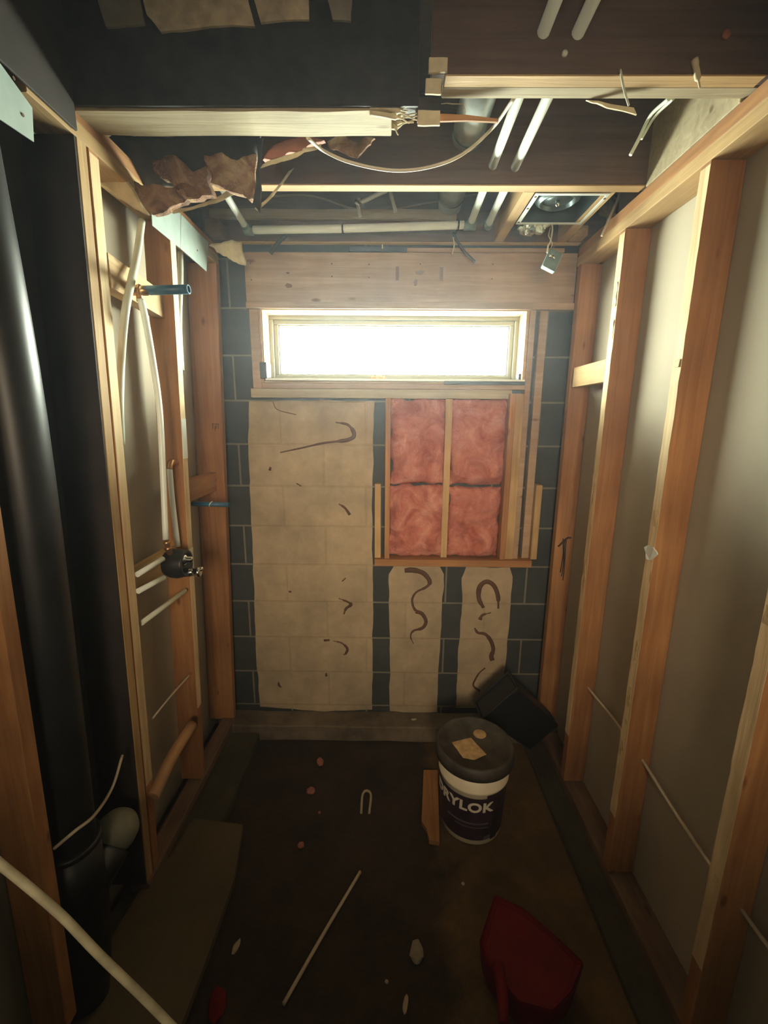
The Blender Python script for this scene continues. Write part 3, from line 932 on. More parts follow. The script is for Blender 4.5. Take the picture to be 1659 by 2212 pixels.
for v in B.bm.verts:
    v.co = Matrix.Rotation(radians(38), 3, 'Y') @ v.co
    v.co += Vector((-0.798, 1.045, 0.445))
B.build('cleanout_cap', 'cast_pale', st)['label'] = 'pale grey domed plug on the side of the fitting'
B = MB().tube([(-0.7850, 1.0940, 0.6630), (-0.7650, 1.0100, 0.6350), (-0.7220, 0.8810, 0.6820), (-0.7220, 0.8140, 0.7070), (-0.7650, 0.8030, 0.6720)], 0.0040, 8)
tag(B.build('electrical_cable', 'cable_white'), 'pale cable sagging in front of the black drain stack near the floor', 'cable')

# ================================================================== CEILING JOISTS
JZ = 2.37
jx0, jx1 = -0.775, 0.885
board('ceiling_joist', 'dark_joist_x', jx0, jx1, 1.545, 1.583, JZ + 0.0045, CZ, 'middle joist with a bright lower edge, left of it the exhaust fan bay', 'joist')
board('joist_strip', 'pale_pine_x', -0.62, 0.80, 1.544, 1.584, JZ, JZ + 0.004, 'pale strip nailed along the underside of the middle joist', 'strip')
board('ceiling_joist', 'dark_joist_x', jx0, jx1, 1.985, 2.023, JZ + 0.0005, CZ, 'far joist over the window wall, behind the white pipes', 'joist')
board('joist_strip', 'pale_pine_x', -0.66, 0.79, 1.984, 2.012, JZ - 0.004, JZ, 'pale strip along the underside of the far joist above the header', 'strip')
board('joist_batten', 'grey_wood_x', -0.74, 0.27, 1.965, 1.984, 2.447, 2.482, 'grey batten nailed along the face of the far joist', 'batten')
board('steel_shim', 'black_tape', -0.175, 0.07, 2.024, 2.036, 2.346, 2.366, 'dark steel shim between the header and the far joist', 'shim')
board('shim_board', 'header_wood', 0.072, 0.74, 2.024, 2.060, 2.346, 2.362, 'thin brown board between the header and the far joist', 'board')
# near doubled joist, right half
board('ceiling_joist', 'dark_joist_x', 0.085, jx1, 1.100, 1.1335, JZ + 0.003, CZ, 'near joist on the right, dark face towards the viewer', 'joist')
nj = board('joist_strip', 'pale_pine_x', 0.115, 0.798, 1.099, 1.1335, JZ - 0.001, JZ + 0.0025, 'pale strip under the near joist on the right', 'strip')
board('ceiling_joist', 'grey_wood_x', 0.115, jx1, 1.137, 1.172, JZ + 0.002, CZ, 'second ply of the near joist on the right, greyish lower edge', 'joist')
# near beam, left half
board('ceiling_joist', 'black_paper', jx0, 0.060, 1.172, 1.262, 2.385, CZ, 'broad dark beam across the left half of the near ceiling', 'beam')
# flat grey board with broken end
board('dark_panel_and_shade', 'black_paper', -0.775, 0.062, 1.158, 1.166, 2.350, CZ - 0.01, 'smooth dark panel facing the near left beam', 'panel')
B = MB().box(-0.785, 0.0, 1.168, 1.262, 2.346, 2.383, 0.002)
B.rough(0.003, 7, 1, 4, 0.06)
fb = tag(B.build('beam_board', 'grey_wood_x'), 'weathered flat board under the near left beam with a splintered end', 'board')
B = MB()
rnd = random.Random(3)
for k in range(16):
    y = 1.17 + 0.09 * k / 16
    z = rnd.uniform(2.348, 2.378)
    B.tube([(-0.05, y, z), (0.0, y + rnd.uniform(-.01, .01), z + rnd.uniform(-.008, .004)), (0.015 + rnd.uniform(0, .05), y + rnd.uniform(-.015, .015), z + rnd.uniform(-.02, .01))], [0.007, 0.006, 0.0015], 6)
B.build('splinter', 'kraft_pale', fb)['label'] = 'splintered broken wood fibres'
B = MB().hexa([(-0.80, 1.13, 2.30), (-0.735, 1.13, 2.30), (-0.735, 1.30, 2.315), (-0.80, 1.30, 2.315), (-0.80, 1.13, 2.372), (-0.70, 1.16, 2.345), (-0.66, 1.262, 2.345), (-0.80, 1.30, 2.372)])
# scab blocks at the broken joint
for i, (x0, x1, z0, z1, y, lb) in enumerate(((0.078, 0.118, 2.372, 2.398, 1.093, 'small pale block with a nail hole at the end of the near joist'),
                                             (0.074, 0.108, 2.340, 2.369, 1.105, 'crumbly pale block stacked under the small nailed block'),
                                             (0.062, 0.114, 2.322, 2.352, 1.175, 'pale shim block beside the splintered board'),
                                             )):
    B = MB().box(x0, x1, y, y + 0.007, z0, z1, .001)
    B.rough(0.002, 30, i, 3, 0.012)
    tag(B.build('shim_block', 'kraft_pale'), lb, 'block')
B = MB().slab([(0.062, 1.20, 2.352), (0.10, 1.20, 2.360), (0.18, 1.20, 2.357), (0.255, 1.20, 2.349), (0.255, 1.20, 2.343), (0.18, 1.20, 2.346), (0.062, 1.20, 2.343)], (0, 1, 0), 0.006)
tag(B.build('wood_sliver', 'pine_x'), 'long yellow wood sliver pointing right from the broken board', 'sliver')
for x0, z0, x1, z1, y, lb in ((0.115, 2.352, 0.165, 2.366, 1.175, 'short pale sliver under the near joist'),
                              (0.45, 2.345, 0.56, 2.372, 1.175, 'dangling pale splinter under the right part of the near joist')):
    B = MB().slab([(x0, y, z1), (x1, y, z0 + 0.012), (x1 + 0.01, y + 0.004, z0), (x0 + 0.05, y, z0 + 0.012)], (0, 1, 0), 0.004)
    B.rough(0.003, 40, x0, 2, 0.02)
    tag(B.build('wood_sliver', 'kraft_pale'), lb, 'sliver')
# wisps hanging from the near joist
for pts, r, mt, lb in (([(0.4850, 1.0960, 2.3780), (0.4960, 1.0960, 2.3450), (0.5110, 1.0960, 2.3130)], 0.0022, 'pex_white', 'thin whitish thread hanging from the near joist'),
                       ([(0.6380, 1.0960, 2.3960), (0.6480, 1.0960, 2.3700), (0.6580, 1.0960, 2.3450)], [0.007, .006, .002], 'kraft_pale', 'pale wood chip hanging at the right of the near joist'),
                       ):
    tag(MB().tube(pts, r, 8).build('hanging_thread', mt), lb, 'thread')
c = (0.3650, 1.0960, 2.4070)
tag(MB().lathe([(0.001, -.004), (0.006, -0.003), (0.006, 0.003), (0.001, 0.004)], (c[0], 1.098, c[2]), 12, 'y').build('bolt_head', 'pex_white'), 'small pale round bolt head on the near joist', 'bolt')
c = (0.6980, 1.0960, 2.4410)
tag(MB().lathe([(0.001, -.004), (0.009, -0.003), (0.008, 0.003), (0.001, 0.004)], (c[0], 1.098, c[2]), 12, 'y').build('bolt_head', 'debris_pink'), 'pinkish fleck high on the near joist at the right', 'bolt')

# cardboard scraps on the near left beam
def scrap(pts, label, mat='cardboard', seed=0):
    B = MB().slab([(p[0], 1.150, p[2]) for p in pts], (0, 1, 0), 0.006)
    B.rough(0.0025, 30, seed, 3, 0.03)
    return tag(B.build('cardboard_scrap', mat), label, 'cardboard')


scrap([(-0.6530, 1.1600, 2.5730), (-0.5560, 1.1600, 2.5730), (-0.5460, 1.1600, 2.4980), (-0.6320, 1.1600, 2.4930)], 'leftmost dim brown cardboard scrap high on the near left beam', 'cardboard', 1)
scrap([(-0.5510, 1.1600, 2.5730), (-0.3220, 1.1600, 2.5730), (-0.3030, 1.1600, 2.4930), (-0.3570, 1.1600, 2.4980), (-0.4200, 1.1600, 2.4910), (-0.5120, 1.1600, 2.4840), (-0.5400, 1.1600, 2.5150)], 'widest tan cardboard scrap high on the near left beam', 'kraft', 2)
scrap([(-0.3120, 1.1600, 2.5730), (-0.1820, 1.1600, 2.5730), (-0.1820, 1.1600, 2.5060), (-0.2890, 1.1600, 2.5010)], 'squarish tan cardboard scrap right of the widest one', 'kraft', 3)
scrap([(-0.1490, 1.1600, 2.5730), (-0.0840, 1.1600, 2.5730), (-0.0910, 1.1600, 2.5020), (-0.1300, 1.1600, 2.5050)], 'rightmost dim cardboard scrap high on the near left beam', 'cardboard', 4)

# exhaust fan bay
for x, lb in ((0.430, 'pale cross block left of the exhaust fan'), (0.690, 'pale cross block right of the exhaust fan')):
    B = MB().box(x, x + 0.038, 1.5845, 1.984, 2.3705, 2.45, .0015)
    tag(B.build('cross_block', 'pale_pine_y'), lb, 'block')
fx0, fx1, fy0, fy1, fz = 0.470, 0.712, 1.586, 1.812, 2.3665
fan = empty('exhaust_fan', (0.573, 1.72, fz))
tag(fan, 'square exhaust fan housing with a pale flange, open between two cross blocks', 'fan')
B = MB()
B.box(fx0, fx1, fy0, fy0 + 0.012, fz, fz + 0.003, .0005)
B.box(fx0, fx1, fy1 - 0.012, fy1, fz, fz + 0.003, .0005)
B.box(fx0, fx0 + 0.014, fy0 + .012, fy1 - .012, fz, fz + 0.003, .0005)
B.box(fx1 - 0.010, fx1, fy0 + .012, fy1 - .012, fz, fz + 0.003, .0005)
B.build('flange', 'white_enamel', fan)
B = MB()
t = 0.0015
hx0, hx1, hy0, hy1 = fx0 + 0.012, fx1 - 0.026, fy0 + 0.010, fy1 - 0.010
B.box(hx0, hx0 + t, hy0, hy1, fz + .003, fz + .15, 0)
B.box(hx1 - t, hx1, hy0, hy1, fz + .003, fz + .15, 0)
B.box(hx0 + t, hx1 - t, hy0, hy0 + t, fz + .003, fz + .15, 0)
B.box(hx0 + t, hx1 - t, hy1 - t, hy1, fz + .003, fz + .15, 0)
B.box(hx0 + t, hx1 - t, hy0 + t, hy1 - t, fz + .148, fz + .15, 0)
B.build('housing', 'fan_dark', fan)
B = MB().lathe([(0.085, 0.075), (0.083, 0.050), (0.074, 0.032), (0.060, 0.022), (0.056, 0.022), (0.055, 0.040), (0.030, 0.046), (0.026, 0.046)], (0.582, 1.70, fz), 44)
B.build('blower_scroll', 'scroll_metal', fan)
B = MB().lathe([(0.054, 0.050), (0.052, 0.034), (0.020, 0.030), (0.016, 0.030)], (0.582, 1.70, fz), 36)
B.build('fan_wheel', 'fan_dark', fan)
B = MB().lathe([(0.001, 0.012), (0.006, 0.014), (0.008, 0.020), (0.008, 0.034)], (0.582, 1.70, fz), 18)
B.build('motor_hub', 'chrome', fan)
for x, y in ((fx0 + .006, fy0 + .02), (fx0 + .006, fy0 + .10), (fx0 + .006, fy1 - .02), (fx1 - .005, fy0 + .03)):
    MB().lathe([(0.004, -.0015), (0.004, 0)], (x, y, fz), 8).build('screw', 'ink', fan)
B = MB().tube([(0.50, 1.845, 2.385), (0.55, 1.85, 2.375), (0.61, 1.845, 2.395)], [0.020, 0.034, 0.028, 0.018], 14)
B.rough(0.014, 38, 4, 1, 0.02)
for f in B.bm.faces:
    f.smooth = False
B.build('foil_duct', 'foil', fan)['label'] = 'crumpled shiny foil duct behind the housing'

# dangling junction box
jb = empty('junction_box', (0.60, 1.76, 2.18))
tag(jb, 'small grey metal junction box dangling by its wire below the fan', 'junction box')
B = MB()
B.box(-0.026, 0.026, -0.012, 0.012, -0.036, 0.036, 0.003)
Rm = Matrix.Rotation(radians(24), 3, 'Y') @ Matrix.Rotation(radians(-12), 3, 'X')
for v in B.bm.verts:
    v.co = Rm @ v.co + Vector((0.595, 1.75, 2.222))
B.build('box', 'box_metal', jb)
for dx, dz in ((0.0, 0.0), (-0.012, 0.006)):
    B = MB().tube([(0.592 + dx, 1.735, 2.235 + dz), (0.598 + dx, 1.733, 2.222 + dz)], 0.0042, 8)
    B.build('screw', 'chrome', jb)
B = MB().tube([(0.578, 1.752, 2.250), (0.580, 1.756, 2.275), (0.598, 1.79, 2.30), (0.612, 1.82, 2.35), (0.612, 1.828, 2.375)], 0.0030, 8)
B.tube([(0.582, 1.752, 2.252), (0.592, 1.75, 2.28), (0.590, 1.79, 2.32), (0.604, 1.822, 2.36)], 0.0014, 6)
B.build('wire', 'cable_white', jb)

# round duct
B = MB().tube([(0.236, 1.174, 2.510), (0.236, 1.545, 2.508), (0.240, 1.984, 2.506)], 0.048, 30, smooth_path=False)
du = tag(B.build('round_duct', 'galvanised'), 'shiny round galvanised duct crossing the joist bays', 'duct')
for y in (1.515, 1.900):
    MB().lathe([(0.0482, -0.006), (0.0515, -0.003), (0.0515, 0.003), (0.0482, 0.006)], (0.238, y, 2.508), 30, 'y').build('duct_band', 'box_metal', du)
MB().tube([(0.325, 1.18, 2.53), (0.322, 1.36, 2.545)], 0.036, 26).build('branch_collar', 'steel', du)

# white pipes
def pipe(pts, r, label, mat='white_pipe', fit=()):
    o = tag(MB().tube(pts, r, 14, smooth_path=False).build('water_pipe', mat), label, 'pipe')
    if fit:
        for p, q_ in fit:
            MB().tube([p, q_], r * 1.3, 14).build('fitting', 'box_metal', o)
    return o


pipe([(0.318, 0.80, 2.462), (0.318, 1.902, 2.408)], 0.0135, 'left of the two white pipes running front to back through the joists', fit=(((0.318, 1.885, 2.409), (0.318, 1.915, 2.407)),))
pipe([(0.392, 0.80, 2.462), (0.386, 1.900, 2.402)], 0.0135, 'right of the two white pipes running front to back, nearer the fan', fit=(((0.386, 1.885, 2.403), (0.386, 1.912, 2.401)),))
pr = pipe([(-0.555, 1.915, 2.384), (-0.2, 1.915, 2.390), (0.300, 1.915, 2.405)], 0.0150, 'long white pipe running left to right in front of the far joist', fit=(((-0.585, 1.915, 2.384), (-0.548, 1.915, 2.384)), ((0.292, 1.915, 2.405), (0.34, 1.915, 2.405))))
for x in (-0.19, 0.27):
    B = MB().lathe([(0.0152, -0.003), (0.0175, -0.003), (0.0175, 0.003), (0.0152, 0.003)], (x, 1.915, 2.390 + (x + .2) * .03), 16, 'x')
    B.box(x - 0.003, x + 0.003, 1.925, 1.984, 2.398, 2.404, 0.001)
    B.build('pipe_strap', 'black_tape', pr)
pipe([(-0.565, 1.60, 2.405), (-0.575, 1.905, 2.392)], 0.0120, 'slanting white pipe in the left part of the far bay', fit=(((-0.575, 1.885, 2.393), (-0.576, 1.915, 2.391)),))
o = pipe([(-0.1220, 1.9530, 2.4490), (-0.1310, 1.9530, 2.4900)], 0.0075, 'small bent white pipe on the face of the far joist')
MB().tube([(-0.1310, 1.9530, 2.4950), (-0.0720, 1.9530, 2.5200), (-0.0140, 1.9530, 2.5430)], 0.0085, 12).build('upper_length', 'white_pipe', o)
MB().tube([(-0.1200, 1.9530, 2.4870), (-0.1350, 1.9530, 2.5020), (-0.1200, 1.9530, 2.5070)], 0.0105, 10).build('elbow', 'steel', o)
pipe([(-0.0030, 1.9530, 2.5410), (0.0220, 1.9530, 2.4660)], 0.0075, 'short white pipe stub beside the bent one in the far bay')
B = MB().tube([(-0.4760, 1.9720, 2.5290), (-0.3630, 1.9720, 2.5340), (-0.2700, 1.9720, 2.5200), (-0.1380, 1.9720, 2.4830), (0.0120, 1.9720, 2.4850), (0.1810, 1.9720, 2.5110), (0.3480, 1.9720, 2.5380)], 0.0045, 8)
tag(B.build('electrical_cable', 'cable_grey'), 'brown cable wandering across the face of the far joist', 'cable')
B = MB().tube([(-0.2140, 1.2750, 2.3510), (-0.1830, 1.3600, 2.3660), (-0.1070, 1.3600, 2.3380), (0.0070, 1.3600, 2.3200), (0.1090, 1.3600, 2.3290), (0.1970, 1.3600, 2.3600), (0.2750, 1.3600, 2.4220), (0.2850, 1.1800, 2.3800)], 0.0042, 8)
tag(B.build('electrical_cable', 'cable_white'), 'pale cable hanging in a wide loop in the near joist bay', 'cable')
B = MB().tube([(0.6410, 1.1800, 2.3780), (0.6950, 1.3600, 2.4500), (0.6710, 1.3600, 2.3960), (0.6530, 1.3600, 2.3580)], 0.0045, 8)
B.tube([(0.6510, 1.1800, 2.3780), (0.7070, 1.3600, 2.4480), (0.6780, 1.3600, 2.3960)], 0.0035, 8)
tag(B.build('electrical_cable', 'pex_white'), 'pair of white wires curling down at the right end of the near bay', 'cable')

# strips and wisps under the far joist
for i, (pts, w, mt, lb) in enumerate(((([(-0.4310, 1.9780, 2.3900), (-0.4660, 1.9780, 2.3600), (-0.4990, 1.9780, 2.3200)]), 0.008, 'black_paper', 'dark paper strip hanging left under the far joist'),
                                      (([(0.2570, 1.9780, 2.4020), (0.2820, 1.9780, 2.3630), (0.3120, 1.9780, 2.3280), (0.3540, 1.9780, 2.2920)]), 0.0055, 'black_paper', 'long dark curled strip hanging above the header'),
                                      (([(0.2600, 1.9780, 2.3850), (0.2650, 1.9780, 2.3540), (0.2570, 1.9780, 2.3200)]), 0.0025, 'kraft_pale', 'thin pale splinter beside the dark curled strip'),
                                      (([(-0.0320, 1.9780, 2.3580), (-0.0320, 1.9780, 2.3410)]), 0.003, 'kraft_pale', 'tiny pale nail tip under the far joist'))):
    tag(MB().tube(pts, w, 6).build('paper_strip', mt), lb, 'strip')

# torn facing paper and insulation in the near left bay
def sheet(path_a, path_b, mat, label, name='insulation_scrap', th=0.010, amp=0.012, seed=0, nu=18, nv=8):
    """crumpled sheet lofted between two polylines, with thickness"""
    def samp(path, t):
        n = len(path) - 1
        i = min(n - 1, int(t * n))
        return Vector(path[i]).lerp(Vector(path[i + 1]), t * n - i)
    B = MB()
    V = {}
    for i in range(nu + 1):
        for j in range(nv + 1):
            p = samp(path_a, i / nu).lerp(samp(path_b, i / nu), j / nv)
            p += Vector(noise.noise_vector(p * 22 + Vector((seed, 0, 0)))) * amp
            p += Vector(noise.noise_vector(p * 60 + Vector((seed, 0, 0)))) * amp * 0.35
            V[i, j, 0] = B.bm.verts.new(p)
            V[i, j, 1] = B.bm.verts.new(p + Vector((0.002, th, 0.004)))
    for k in (0, 1):
        for i in range(nu):
            for j in range(nv):
                f = B.bm.faces.new((V[i, j, k], V[i + 1, j, k], V[i + 1, j + 1, k], V[i, j + 1, k]))
                f.smooth = True
    for i in range(nu):
        B.bm.faces.new((V[i, 0, 0], V[i + 1, 0, 0], V[i + 1, 0, 1], V[i, 0, 1]))
        B.bm.faces.new((V[i, nv, 0], V[i + 1, nv, 0], V[i + 1, nv, 1], V[i, nv, 1]))
    for j in range(nv):
        B.bm.faces.new((V[0, j, 0], V[0, j + 1, 0], V[0, j + 1, 1], V[0, j, 1]))
        B.bm.faces.new((V[nu, j, 0], V[nu, j + 1, 0], V[nu, j + 1, 1], V[nu, j, 1]))
    return tag(B.build(name, mat), label, 'insulation')


sheet([(-0.8100, 1.3600, 2.3990), (-0.6510, 1.3600, 2.4050), (-0.4980, 1.3600, 2.4050), (-0.3590, 1.3600, 2.4050)], [(-0.8380, 1.4600, 2.3290), (-0.7130, 1.4600, 2.3230), (-0.5870, 1.4600, 2.3300), (-0.4000, 1.4600, 2.3300)], 'black_paper', 'dark torn facing paper hanging behind the near left beam', 'facing_paper', 0.006, 0.010, 1)
sheet([(-0.6900, 1.4000, 2.3880), (-0.6210, 1.4000, 2.3880), (-0.5730, 1.4000, 2.3360), (-0.5190, 1.4000, 2.3480)], [(-0.6790, 1.4000, 2.3420), (-0.6230, 1.4000, 2.3020), (-0.5920, 1.4000, 2.2720), (-0.5190, 1.4000, 2.2720)], 'brown_fibre', 'tan and brown torn insulation tuft in the middle of the near left bay', th=0.03, amp=0.012, seed=3)
sheet([(-0.7880, 1.4000, 2.3700), (-0.7230, 1.4000, 2.3010), (-0.6300, 1.4000, 2.2990), (-0.5370, 1.4000, 2.2960)], [(-0.7210, 1.4000, 2.2600), (-0.6910, 1.4000, 2.2280), (-0.6210, 1.4000, 2.2540), (-0.5660, 1.4000, 2.2720)], 'brown_fibre', 'lower torn edge of insulation above the steel nail plate', th=0.025, amp=0.010, seed=6)
sheet([(-0.5270, 1.4000, 2.4160), (-0.4750, 1.4000, 2.4160), (-0.4100, 1.4000, 2.4160), (-0.3760, 1.4000, 2.4110)], [(-0.5160, 1.4000, 2.3080), (-0.4710, 1.4000, 2.2900), (-0.4180, 1.4000, 2.2730), (-0.3840, 1.4000, 2.2690)], 'brown_fibre', 'dark brown insulation clump right of the tan tuft', th=0.03, amp=0.014, seed=9)
sheet([(-0.3180, 1.3400, 2.3730), (-0.2800, 1.3400, 2.3840), (-0.2300, 1.3400, 2.3880), (-0.1920, 1.3400, 2.3880)], [(-0.3510, 1.3400, 2.3350), (-0.3070, 1.3400, 2.3400), (-0.2430, 1.3400, 2.3600), (-0.1800, 1.3400, 2.3840)], 'debris_pink', 'small pink insulation tuft peeking under the near left beam', th=0.02, amp=0.010, seed=12)
sheet([(-0.3510, 1.3400, 2.3270), (-0.3070, 1.3400, 2.3400), (-0.2560, 1.3400, 2.3540), (-0.1930, 1.3400, 2.3730)], [(-0.3580, 1.3400, 2.3160), (-0.3070, 1.3400, 2.3270), (-0.2560, 1.3400, 2.3410), (-0.1930, 1.3400, 2.3640)], 'kraft_pale', 'pale torn paper edge below the pink tuft', 'facing_paper', 0.004, 0.006, 15)
sheet([(-0.1800, 1.3400, 2.3860), (-0.1300, 1.3400, 2.3860), (-0.0810, 1.3400, 2.3860), (-0.0370, 1.3400, 2.3860)], [(-0.1620, 1.3400, 2.3570), (-0.1240, 1.3400, 2.3460), (-0.0870, 1.3400, 2.3520), (-0.0490, 1.3400, 2.3680)], 'brown_fibre', 'ragged insulation shreds under the splintered board', th=0.012, amp=0.014, seed=21)
sheet([(-0.3610, 1.3400, 2.3840), (-0.3620, 1.3400, 2.3400), (-0.3700, 1.3400, 2.2850), (-0.3820, 1.3400, 2.2290)], [(-0.3470, 1.3400, 2.3840), (-0.3550, 1.3400, 2.3290), (-0.3580, 1.3400, 2.2740), (-0.3620, 1.3400, 2.2040)], 'black_paper', 'dark paper flap hanging down beside the pale ribbon', 'facing_paper', 0.004, 0.004, 18)
sheet([(-0.3030, 1.5350, 2.4100), (-0.3340, 1.5350, 2.3750), (-0.3770, 1.5350, 2.3270), (-0.4230, 1.5350, 2.2930)], [(-0.3210, 1.5350, 2.4010), (-0.3460, 1.5350, 2.3720), (-0.3880, 1.5350, 2.3290), (-0.4310, 1.5350, 2.3000)], 'kraft_pale', 'long pale curled ribbon of torn paper hanging at the middle joist', 'paper_ribbon', 0.003, 0.001, 24, 14, 2)
sheet([(-0.7050, 1.5350, 2.2930), (-0.6520, 1.5350, 2.3020), (-0.5920, 1.5350, 2.3130), (-0.5010, 1.5350, 2.3550)], [(-0.6950, 1.5350, 2.2840), (-0.6460, 1.5350, 2.2950), (-0.5860, 1.5350, 2.3050), (-0.4880, 1.5350, 2.3390)], 'kraft_pale', 'thin whitish torn strip crossing above the steel nail plate', 'paper_ribbon', 0.003, 0.005, 27, 14, 2)
sheet([(-0.7300, 1.9000, 2.3230), (-0.6800, 1.9000, 2.3320), (-0.6330, 1.9000, 2.3400), (-0.5960, 1.9000, 2.3370)], [(-0.6910, 1.9000, 2.2980), (-0.6550, 1.9000, 2.2860), (-0.6290, 1.9000, 2.2600), (-0.5870, 1.9000, 2.2480)], 'kraft_pale', 'pale crumpled paper in the far left ceiling corner', 'facing_paper', 0.006, 0.010, 30)
sheet([(-0.8270, 1.3600, 2.3720), (-0.8030, 1.3600, 2.3610), (-0.7730, 1.3600, 2.3390), (-0.7400, 1.3600, 2.2940)], [(-0.8240, 1.3600, 2.2990), (-0.7950, 1.3600, 2.2710), (-0.7590, 1.3600, 2.2480), (-0.6850, 1.3600, 2.2040)], 'kraft_pale', 'pale torn board facing sloping over the left top plate', 'facing_paper', 0.008, 0.008, 33)
sheet([(0.8340, 1.9000, 2.5300), (0.8790, 1.9000, 2.5260), (0.9240, 1.9000, 2.5260), (0.9660, 1.9000, 2.5390)], [(0.8250, 1.9000, 2.4510), (0.8730, 1.9000, 2.4270), (0.9070, 1.9000, 2.4400), (0.9480, 1.9000, 2.4750)], 'brown_fibre', 'grey-brown insulation clump between the fan bay and the right top plate', th=0.03, amp=0.018, seed=36)
B = MB().tube([(0.8170, 1.7500, 2.4610), (0.8130, 1.7500, 2.4250), (0.7920, 1.7500, 2.3680), (0.7690, 1.7500, 2.3050)], 0.0045, 8)
tag(B.build('electrical_cable', 'cable_white'), 'short pale cable dropping beside the insulation clump at the right', 'cable')
board('end_block', 'grey_wood_x', 0.800, 0.838, 1.1725, 1.5445, 2.3665, 2.56, 'pale grey blocking above the right top plate in the near bay', 'block')
board('end_block', 'pale_pine_y', 0.735, 0.790, 1.925, 1.984, 2.372, 2.410, 'small pale block at the right end of the far bay', 'block')
board('end_block', 'old_wood_x', -0.735, -0.68, 1.900, 1.984, 2.372, 2.42, 'small brown block at the left end of the far bay', 'block')

# ================================================================== THINGS ON THE FLOOR
bk = empty('paint_bucket', (0.362, 1.515, 0.0))
tag(bk, 'white five gallon masonry paint bucket with black lid and dark lettered label', 'bucket')
bc = (0.362, 1.515, 0.0)


def rad(z):
    return 0.124 + (0.143 - 0.124) * z / 0.36


B = MB().lathe([(0.118, 0.002), (rad(0), 0.006), (rad(.25), 0.25), (rad(.25) + .004, 0.252), (rad(.26) + .004, 0.262), (rad(.27), 0.266), (rad(.35), 0.350), (0.10, 0.351)], bc, 56)
B.build('bucket_body', 'bucket_white', bk)
# label wrapped round the front
def wrap(prof_z0, prof_z1, a0, a1, off, n=60):
    B = MB()
    rings = []
    for k in range(n + 1):
        a = a0 + (a1 - a0) * k / n
        col = []
        for z, d in ((prof_z0, off), (prof_z1, off), (prof_z1, 0.0005), (prof_z0, 0.0005)):
            r = rad(z) + d
            col.append(B.bm.verts.new((bc[0] + r * sin(a), bc[1] - r * cos(a), z)))
        rings.append(col)
    for k in range(n):
        for j in range(4):
            f = B.bm.faces.new((rings[k][j], rings[k + 1][j], rings[k + 1][(j + 1) % 4], rings[k][(j + 1) % 4]))
    B.bm.faces.new(rings[0])
    B.bm.faces.new(list(reversed(rings[-1])))
    return B


wrap(0.028, 0.232, radians(-110), radians(75), 0.0012).build('label', 'bucket_label', bk)['label'] = 'dark printed label'
wrap(0.233, 0.246, radians(12), radians(75), 0.0012, 24).build('label_tab', 'bucket_label', bk)
wrap(0.108, 0.114, radians(-55), radians(18), 0.0022).build('label_line', 'label_stripe', bk)
wrap(0.090, 0.093, radians(-40), radians(18), 0.0022).build('label_line', 'label_stripe', bk)
wrap(0.022, 0.160, radians(26), radians(40), 0.0022, 12).build('label_panel', 'black_plastic', bk)
wrap(0.030, 0.048, radians(12), radians(25), 0.0022, 12).build('label_patch', 'label_stripe', bk)
tc = bpy.data.curves.new('lettering', 'FONT')
tc.body = 'DRYLOK'
tc.size = 0.066
tc.extrude = 0.0006
tc.offset = 0.0022
tc.space_character = 1.05
tc.resolution_u = 4
tmp = bpy.data.objects.new('lettering_curve', tc)
COL.objects.link(tmp)
bpy.context.view_layer.update()
me = bpy.data.meshes.new_from_object(tmp.evaluated_get(bpy.context.evaluated_depsgraph_get()))
bpy.data.objects.remove(tmp)
bmt = bmesh.new()
bmt.from_mesh(me)
bmesh.ops.subdivide_edges(bmt, edges=[e for e in bmt.edges if e.calc_length() > 0.01], cuts=3)
xs = [v.co.x for v in bmt.verts]
wx = max(xs) - min(xs)
for v in bmt.verts:
    z = 0.170 + v.co.y * 0.92
    a = radians(26) - (max(xs) - v.co.x) / rad(z) * 1.0
    r = rad(z) + 0.0020 + v.co.z
    v.co = Vector((bc[0] + r * sin(a), bc[1] - r * cos(a), z)) - Vector(bc)
me2 = bpy.data.meshes.new('lettering')
bmt.to_mesh(me2)
lo = bpy.data.objects.new('lettering', me2)
me2.materials.append(MATS['letter_white'])
COL.objects.link(lo)
lo.parent = bk
lo['label'] = 'bold pale lettering across the label'
B = MB().lathe([(0.02, 0.3465), (0.150, 0.3465), (0.154, 0.325), (0.1575, 0.325), (0.1575, 0.352), (0.155, 0.368), (0.149, 0.374), (0.142, 0.372), (0.138, 0.362), (0.02, 0.361)], bc, 56)
ld = B.build('bucket_lid', 'lid_black', bk)
B = MB().lathe([(0.026, 0.3615), (0.027, 0.364), (0.024, 0.366), (0.004, 0.366)], (bc[0] + 0.032, bc[1] + 0.055, 0), 24)
B.build('lid_cap', 'paper_scrap', ld)['label'] = 'round tan plug in the lid'
B = MB().slab([Vector((bc[0], bc[1], 0.3625)) + Vector(p) for p in ((-0.092, 0.005, 0), (-0.010, 0.030, 0.001), (0.035, -0.060, 0.002), (-0.020, -0.088, 0.002), (-0.060, -0.078, 0.001))], (0, 0, 1), 0.0015)
B.rough(0.0015, 30, 3, 2, 0.02)
tag(B.build('paper_scrap', 'paper_scrap'), 'torn tan paper lying on the black bucket lid', 'paper')

# short board
B = MB().slab([(0.182, 1.740, 0.004), (0.248, 1.740, 0.004), (0.216, 1.385, 0.004), (0.176, 1.392, 0.004), (0.170, 1.44, 0.004), (0.152, 1.475, 0.004)], (0, 0, 1), 0.02)
tag(B.build('scrap_board', 'pine_y'), 'short orange-brown board with a notched end beside the bucket', 'board')

